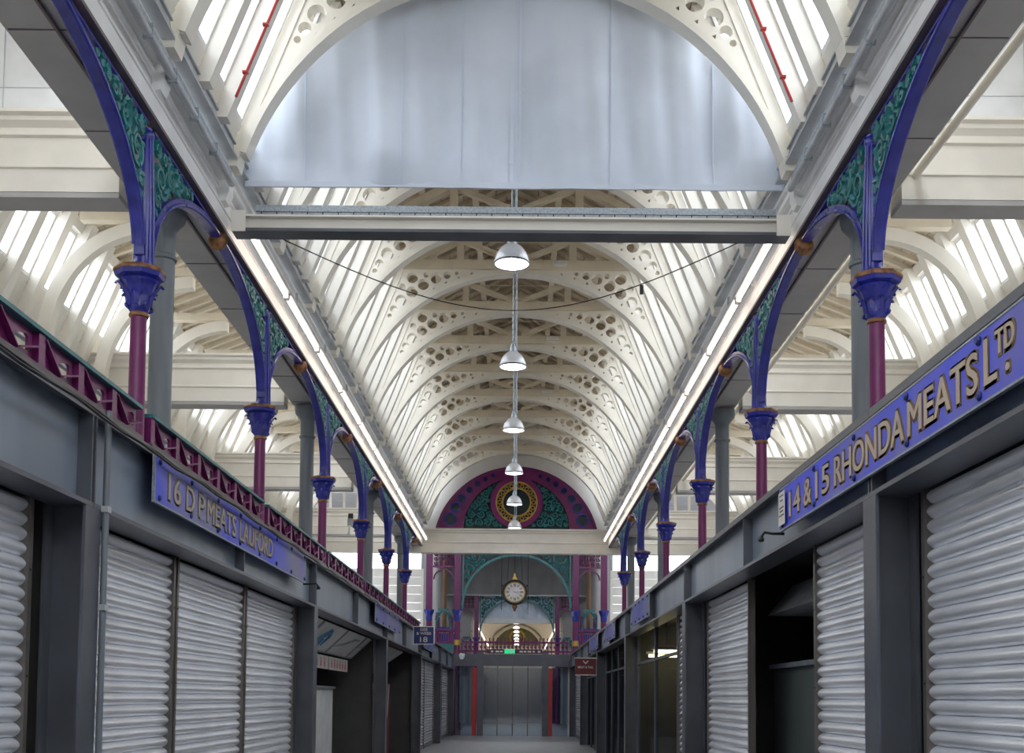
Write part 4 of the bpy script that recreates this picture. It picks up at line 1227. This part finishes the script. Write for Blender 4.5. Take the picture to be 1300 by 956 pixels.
# dark infill behind the side bays of the near screen (stair towers)
for s in (-1, 1):
    t = thing('stair_turret', 'dark purple and blue iron stair turret on the %s beyond the near crossing screen' % SIDE[s], 'turret', (s * 3.3, 52.2, 0))
    m = MB()
    for k in range(6):
        a = pi / 3 * k; m.tube([(.62 * cos(a), .62 * sin(a), 0.0), (.62 * cos(a), .62 * sin(a), E + 3.7)], .07, 8)
    m.build('post', 'purple', t)
    MB().lathe([(.55, .01), (.55, E + 2.9)], n=6).build('panel', 'blue', t)
    MB().lathe([(.75, E + 3.0), (.70, E + 3.15), (.3, E + 3.2)], n=6).build('cornice', 'blue', t)
    MB().lathe([(.10, E + 3.2), (.10, E + 6.3)], n=8).build('flue', 'brown', t)
# grey sheets above the far screen
t = thing('grey_sheet', 'dull grey hanging sheet high behind the clock, above the far screen', 'sheet', (0, 72.9, 0))
nx = 60; v = []; f = []
for i in range(nx + 1):
    x = -4.55 + 9.1 * i / nx; yy = .05 * sin(x * 3.3) + .035 * sin(x * 7.9 + 1)
    v += [(x, yy, E + 6.52), (x, yy, E + 9.5)]
for i in range(nx): f.append((2 * i, 2 * i + 2, 2 * i + 3, 2 * i + 1))
n0 = len(v); v += [(x, y + .03, z) for x, y, z in v]; f += [tuple(n0 + q for q in p[::-1]) for p in f]
me = bpy.data.meshes.new('sheet'); me.from_pydata(v, [], f); link('sheet', me, 'canvas_dark', t, True)
MB().box(-4.55, 4.55, -.12, -.10, E + 6.50, E + 6.58).build('hem', 'lead', t)
sbuild(MB().prism([(-3.1, 0), (-2.86, 0)] + [(-x, z) for x, z in arc(0, CZ, 2.86, 0, pi, 40)] + [(2.86, 0), (3.1, 0), (3.1, E + 9.6), (-3.1, E + 9.6)], 'y', 73.86, 73.98), 'wall_far_nave', 'girder')
root = struct('wall_far_shops')
MB().box(-2.85, 2.85, 74.6, 74.7, 0, E + 1.95).build('partition', mat('dark_blue_partition', (.05, .085, .15), .3), root)  # added dark blue partition that dims the view behind the door glass
for k in range(7): MB().box(-2.7 + k * .9 - .04, -2.7 + k * .9 + .04, 74.55, 74.6, 0, E + 1.9).build('mullion', 'steel', root)
# cream walls left and right of the crossing
for s in (-1, 1):
    root = struct('wall_crossing_%s' % SIDE[s])
    m = MB()
    for k in range(19): m.box(*sorted((4.6 * s, 13.8 * s)), 56 - .01 * (k % 2), 56.15, .0 + k * .42, .40 + k * .42)
    m.build('boarding', 'cream_wood', root)
# second nave beyond
root = struct('ceiling_second_nave')
m = MB(); n = 40
m.strip(arc(0, CZ, 2.85, -.05, pi + .05, n), arc(0, CZ, 3.0, -.05, pi + .05, n), 'y', 73.8, 112.5)
m.build('vault', 'cream', root, True)
root = struct('wall_second_nave')
for s in (-1, 1): MB().box(*sorted((2.86 * s, 3.0 * s)), 73.8, 112.5, 0, CZ - .2).build('side', 'cream', root)
MB().box(-3, 3, 112.5, 112.7, 0, CZ + 3.1).build('end', 'cream', root)
MB().box(-3.0, 3.0, 112.2, 112.45, E + 4.4, E + 5.05).build('lintel', 'lintel', root)
canvas('canvas_curtain', 'blue-grey canvas curtain in the far arch behind the clock', 73.75, E + 5.12, 2.82, CZ, 'canvas', False)
t = thing('far_beam', 'white beam under the far blue-grey canvas curtain', 'beam', (0, 73.6, 0))
MB().box(-2.74, 2.74, -.05, .35, E + 4.80, E + 5.06).build('beam_body', 'white', t)
MB().box(-2.74, 2.74, -.09, .14, E + 5.061, E + 5.10).build('beam_top', 'white', t)
t = thing('far_gable', 'small round gilded gable window at the end of the far nave', 'gable', (0, 112.1, 0))
MB().strip(arc(0, GC, 2.35, .28, pi - .28, 30), arc(0, GC, 2.62, .28, pi - .28, 30), 'y', -.1, .1).build('arch_ring', 'lintel', t)
MB().prism(arc(0, GC, 2.34, .28, pi - .28, 30), 'y', .02, .06).build('leaded_glass', mat('olive_leaded_glass', (.22, .19, .09), .4, col2=(.05, .12, .06), scale=2.5), t)
m = MB(); m.strip(arc(0, E + 5.9, .62, 0, 2 * pi, 28), arc(0, E + 5.9, .78, 0, 2 * pi, 28), 'y', -.1, .0); m.strip(arc(0, E + 5.9, .35, 0, 2 * pi, 28), arc(0, E + 5.9, .42, 0, 2 * pi, 28), 'y', -.1, .0)
m.build('rose_ring', 'gold', t)
for s in (-1, 1):
    t = thing('far_strip_light', 'long lit strip light along the %s side of the far nave' % SIDE[s], 'strip light', (0, 0, 0), 0, 'strip lights in the far nave')
    MB().tube([(s * 2.55, 76, E + 4.6), (s * 2.55, 111, E + 4.6)], .035, 6).build('tube', 'tube', t)
    MB().box(*sorted((s * 2.60, s * 2.84)), 75, 111.5, E + 4.42, E + 4.52).build('ledge', 'lintel', t)
for k in range(7):
    y = 77 + 5.2 * k
    t = thing('far_pendant_lamp', '%s small white pendant lamp in the far nave beyond the crossing' % nth(k), 'lamp', (-.05, y, 0), 0, 'pendant lamps in the far nave')
    MB().lathe([(.22, E + 5.0), (.20, E + 5.07), (.12, E + 5.13), (.03, E + 5.16)], n=14).build('lamp_shade', 'farbulb', t, True)
    MB().tube([(0, 0, E + 5.16), (0, 0, E + 7.28)], .008, 5).build('rod', 'galv', t)

# clock
YK = 49.0
t = thing('hanging_clock', 'round black market clock with white dial hung before the crossing arch', 'clock', (-.08, YK, E + 4.53))
MB().lathe([(.40, -.16), (.50, -.17), (.545, -.13), (.55, 0), (.545, .13), (.4, .17)], n=40, axis='y').build('case', 'black', t, True)
m = MB().lathe([(.405, -.165), (.41, -.185), (.44, -.19), (.445, -.165)], n=40, axis='y'); m.f = m.f[:-2]; m.build('bezel', 'gold', t, True)
MB().lathe([(.002, -.176), (.40, -.175), (.40, -.165)], n=40, axis='y').build('dial', 'paper', t)
MB().lathe([(.002, -.181), (.21, -.180), (.21, -.176)], n=36, axis='y').build('inner_dial', mat('dial_pink_white', (.80, .74, .74), .5), t)
m = MB()
for k in range(12):
    a = pi / 2 - k * pi / 6
    for dd in ((-.022, .022) if k % 3 else (-.035, 0, .035)):
        ca, sa = cos(a), sin(a)
        p0_ = (.24 * ca - dd * sa, -.183, .24 * sa + dd * ca); p1_ = (.37 * ca - dd * sa * 1.25, -.183, .37 * sa + dd * ca * 1.25)
        m.bar(p0_, p1_, .02, .006, (0, 1, 0))
m.build('numeral', 'black', t)
def hand(a, L, w):
    a = radians(90 - a); return MB().bar((-.07 * cos(a), -.19, -.07 * sin(a)), (L * cos(a), -.19, L * sin(a)), .006, w, (0, 1, 0))
hand(118, .22, .05).build('hour_hand', 'black', t); hand(88, .33, .032).build('minute_hand', 'black', t)
MB().prism([(-.13, .55), (.13, .55), (.05, .68), (.03, .80), (0, .84), (-.03, .80), (-.05, .68)], 'y', -.06, .06).build('finial', 'gold', t)
MB().lathe([(.02, -.82), (.05, -.78), (.07, -.70), (.12, -.64), (.10, -.58), (.14, -.53)], n=14).build('bottom_drop', 'rust', t, True)
for x in (-.57, .57):
    MB().tube([(x, 0, -.75), (x, 0, 1.66)], .016, 6).build('side_rod', 'black', t)
m = MB()
for x in (-.25, .0, .25): m.tube([(x * 1.3, 0, .50 if x else .84), (x, 0, 1.66)], .012, 5)
m.build('stay_rod', 'black', t)
m = MB()
for x in (-.57, .57): m.box(*sorted((x * .86, x)), -.03, .03, -.33, -.25); m.box(*sorted((x * .86, x)), -.03, .03, .25, .33)
m.build('bracket', 'black', t)
MB().box(-.62, .62, -.05, .05, 1.66, 1.715).build('hanger_bar', 'black', t)

# glazed doors closing the shop aisle
root = struct('door_1')
yd = 49.75
def steelbox(a, b, y0, y1, z0, z1, n, mm='steel'): MB().box(a, b, y0, y1, z0, z1).build(n, mm, root)
steelbox(FAL + .01, FAR - .01, yd, yd + .25, E + 1.38, E + 1.90, 'door_head')
for x in (-1.55, 1.28): steelbox(x - .14, x + .14, yd - .06, yd + .3, 0, E + 1.98, 'door_post')
for x in (-1.80, 1.50): steelbox(x - .09, x + .09, yd - .03, yd + .2, 0, E + 1.30, 'door_leaf_edge', 'red')
for (a, b) in ((FAL + .05, -1.89), (-1.40, 1.13), (1.59, FAR - .05)):
    MB().quad((a, yd + .1, 0), (b, yd + .1, 0), (b, yd + .1, E + 1.37), (a, yd + .1, E + 1.37)).build('pane', 'doorglass', root)
for x in (-.8, -.14, .52): steelbox(x - .02, x + .02, yd + .05, yd + .15, 0, E + 1.37, 'door_mullion')
t = thing('gallery_railing', 'purple iron railing with finials on top of the glazed door beam', 'railing', (0, yd + .3, 0))
m = MB(); m.box(-2.4, 2.3, -.04, .04, E + 2.38, E + 2.46); m.box(-2.4, 2.3, -.04, .04, E + 1.99, E + 2.07); m.build('rail', 'purple', t)
m = MB()
x = -2.38
while x < 2.3: m.box(x, x + .05, -.025, .025, E + 1.92, E + 2.62); x += .17
m.build('baluster', 'purple', t)
m = MB(); x = -2.30
while x < 2.25: scrolls(m, [(x + .085, E + 2.22, .06)], lambda u, v, q: (u, q, v), 0, .018); x += .17
m.build('scroll', 'purple', t)
t = thing('exit_sign', 'small green emergency exit sign on the railing above the glazed doors', 'sign', (-.28, yd + .14, E + 2.02))
MB().box(-.23, .23, -.02, .02, -.09, .11).build('sign_face', 'green', t)
m = MB(); m.prism([(-.03, -.06), (.0, -.06), (.02, 0), (.05, -.06), (.075, -.05), (.045, .03), (.06, .05), (.03, .07), (-.02, .05)], 'y', -.026, -.021); m.prism(circ(.03, .085, .016, 8), 'y', -.026, -.021)
m.bar((-.19, -.023, .01), (-.09, -.023, .01), .004, .02, (0, 0, 1)); m.box(.12, .19, -.025, -.021, -.06, .08); m.build('pictogram', 'white', t)
t = thing('direction_banner', 'dark purple direction board with small white lettering beside the exit sign', 'sign', (0, yd + .19, 0))
MB().box(-1.3, 1.15, 0, .03, E + 1.925, E + 2.12).build('board', mat('aubergine', (.08, .02, .06), .5), t)
for (xa, ln) in ((-1.10, .10), (-.90, .16), (-.70, .12), (.15, .14), (.33, .12), (.50, .16), (.72, .10), (.95, .12)):
    MB().box(xa, xa + ln, -.006, -.001, E + 1.985, E + 2.055).build('lettering', 'paper', t)
t = thing('dome_camera', 'white dome camera at the left end of the door beam', 'camera', (-2.35, yd - .14, E + 1.78))
MB().lathe([(.13, .0), (.13, .10), (.05, .14)], n=16).build('housing', 'white', t, True)
MB().lathe([(.01, -.14), (.08, -.11), (.11, -.04), (.12, -.001)], n=16).build('dome', 'white', t, True)

# ------------------------------------------------------------------ light and camera
w = bpy.data.worlds.new('sky'); SC.world = w; w.use_nodes = True
nt = w.node_tree; bg = nt.nodes['Background']
bg.inputs['Color'].default_value = (.90, .95, 1.0, 1); bg.inputs['Strength'].default_value = 1.0

cam = bpy.data.cameras.new('camera'); co = bpy.data.objects.new('camera', cam); COL.objects.link(co)
cam.sensor_width = 36; cam.lens = 1450 / 1300 * 36
cam.shift_x = (650 - 657.774) / 1300; cam.shift_y = (797.318 - 478) / 1300
cam.clip_end = 300
co.matrix_world = Matrix.Translation((.08, 0, E)) @ Matrix.Rotation(radians(93.5), 4, 'X') @ Matrix.Rotation(radians(.5), 4, 'Z')
SC.camera = co
vs = SC.view_settings
vs.view_transform = 'Standard'; vs.look = 'None'; vs.exposure = 2.4; vs.gamma = 1; vs.use_curve_mapping = False
SC.cycles.use_denoising = True
SC.cycles.max_bounces = 10; SC.cycles.diffuse_bounces = 7; SC.cycles.transparent_max_bounces = 12
SC.cycles.sample_clamp_indirect = 8
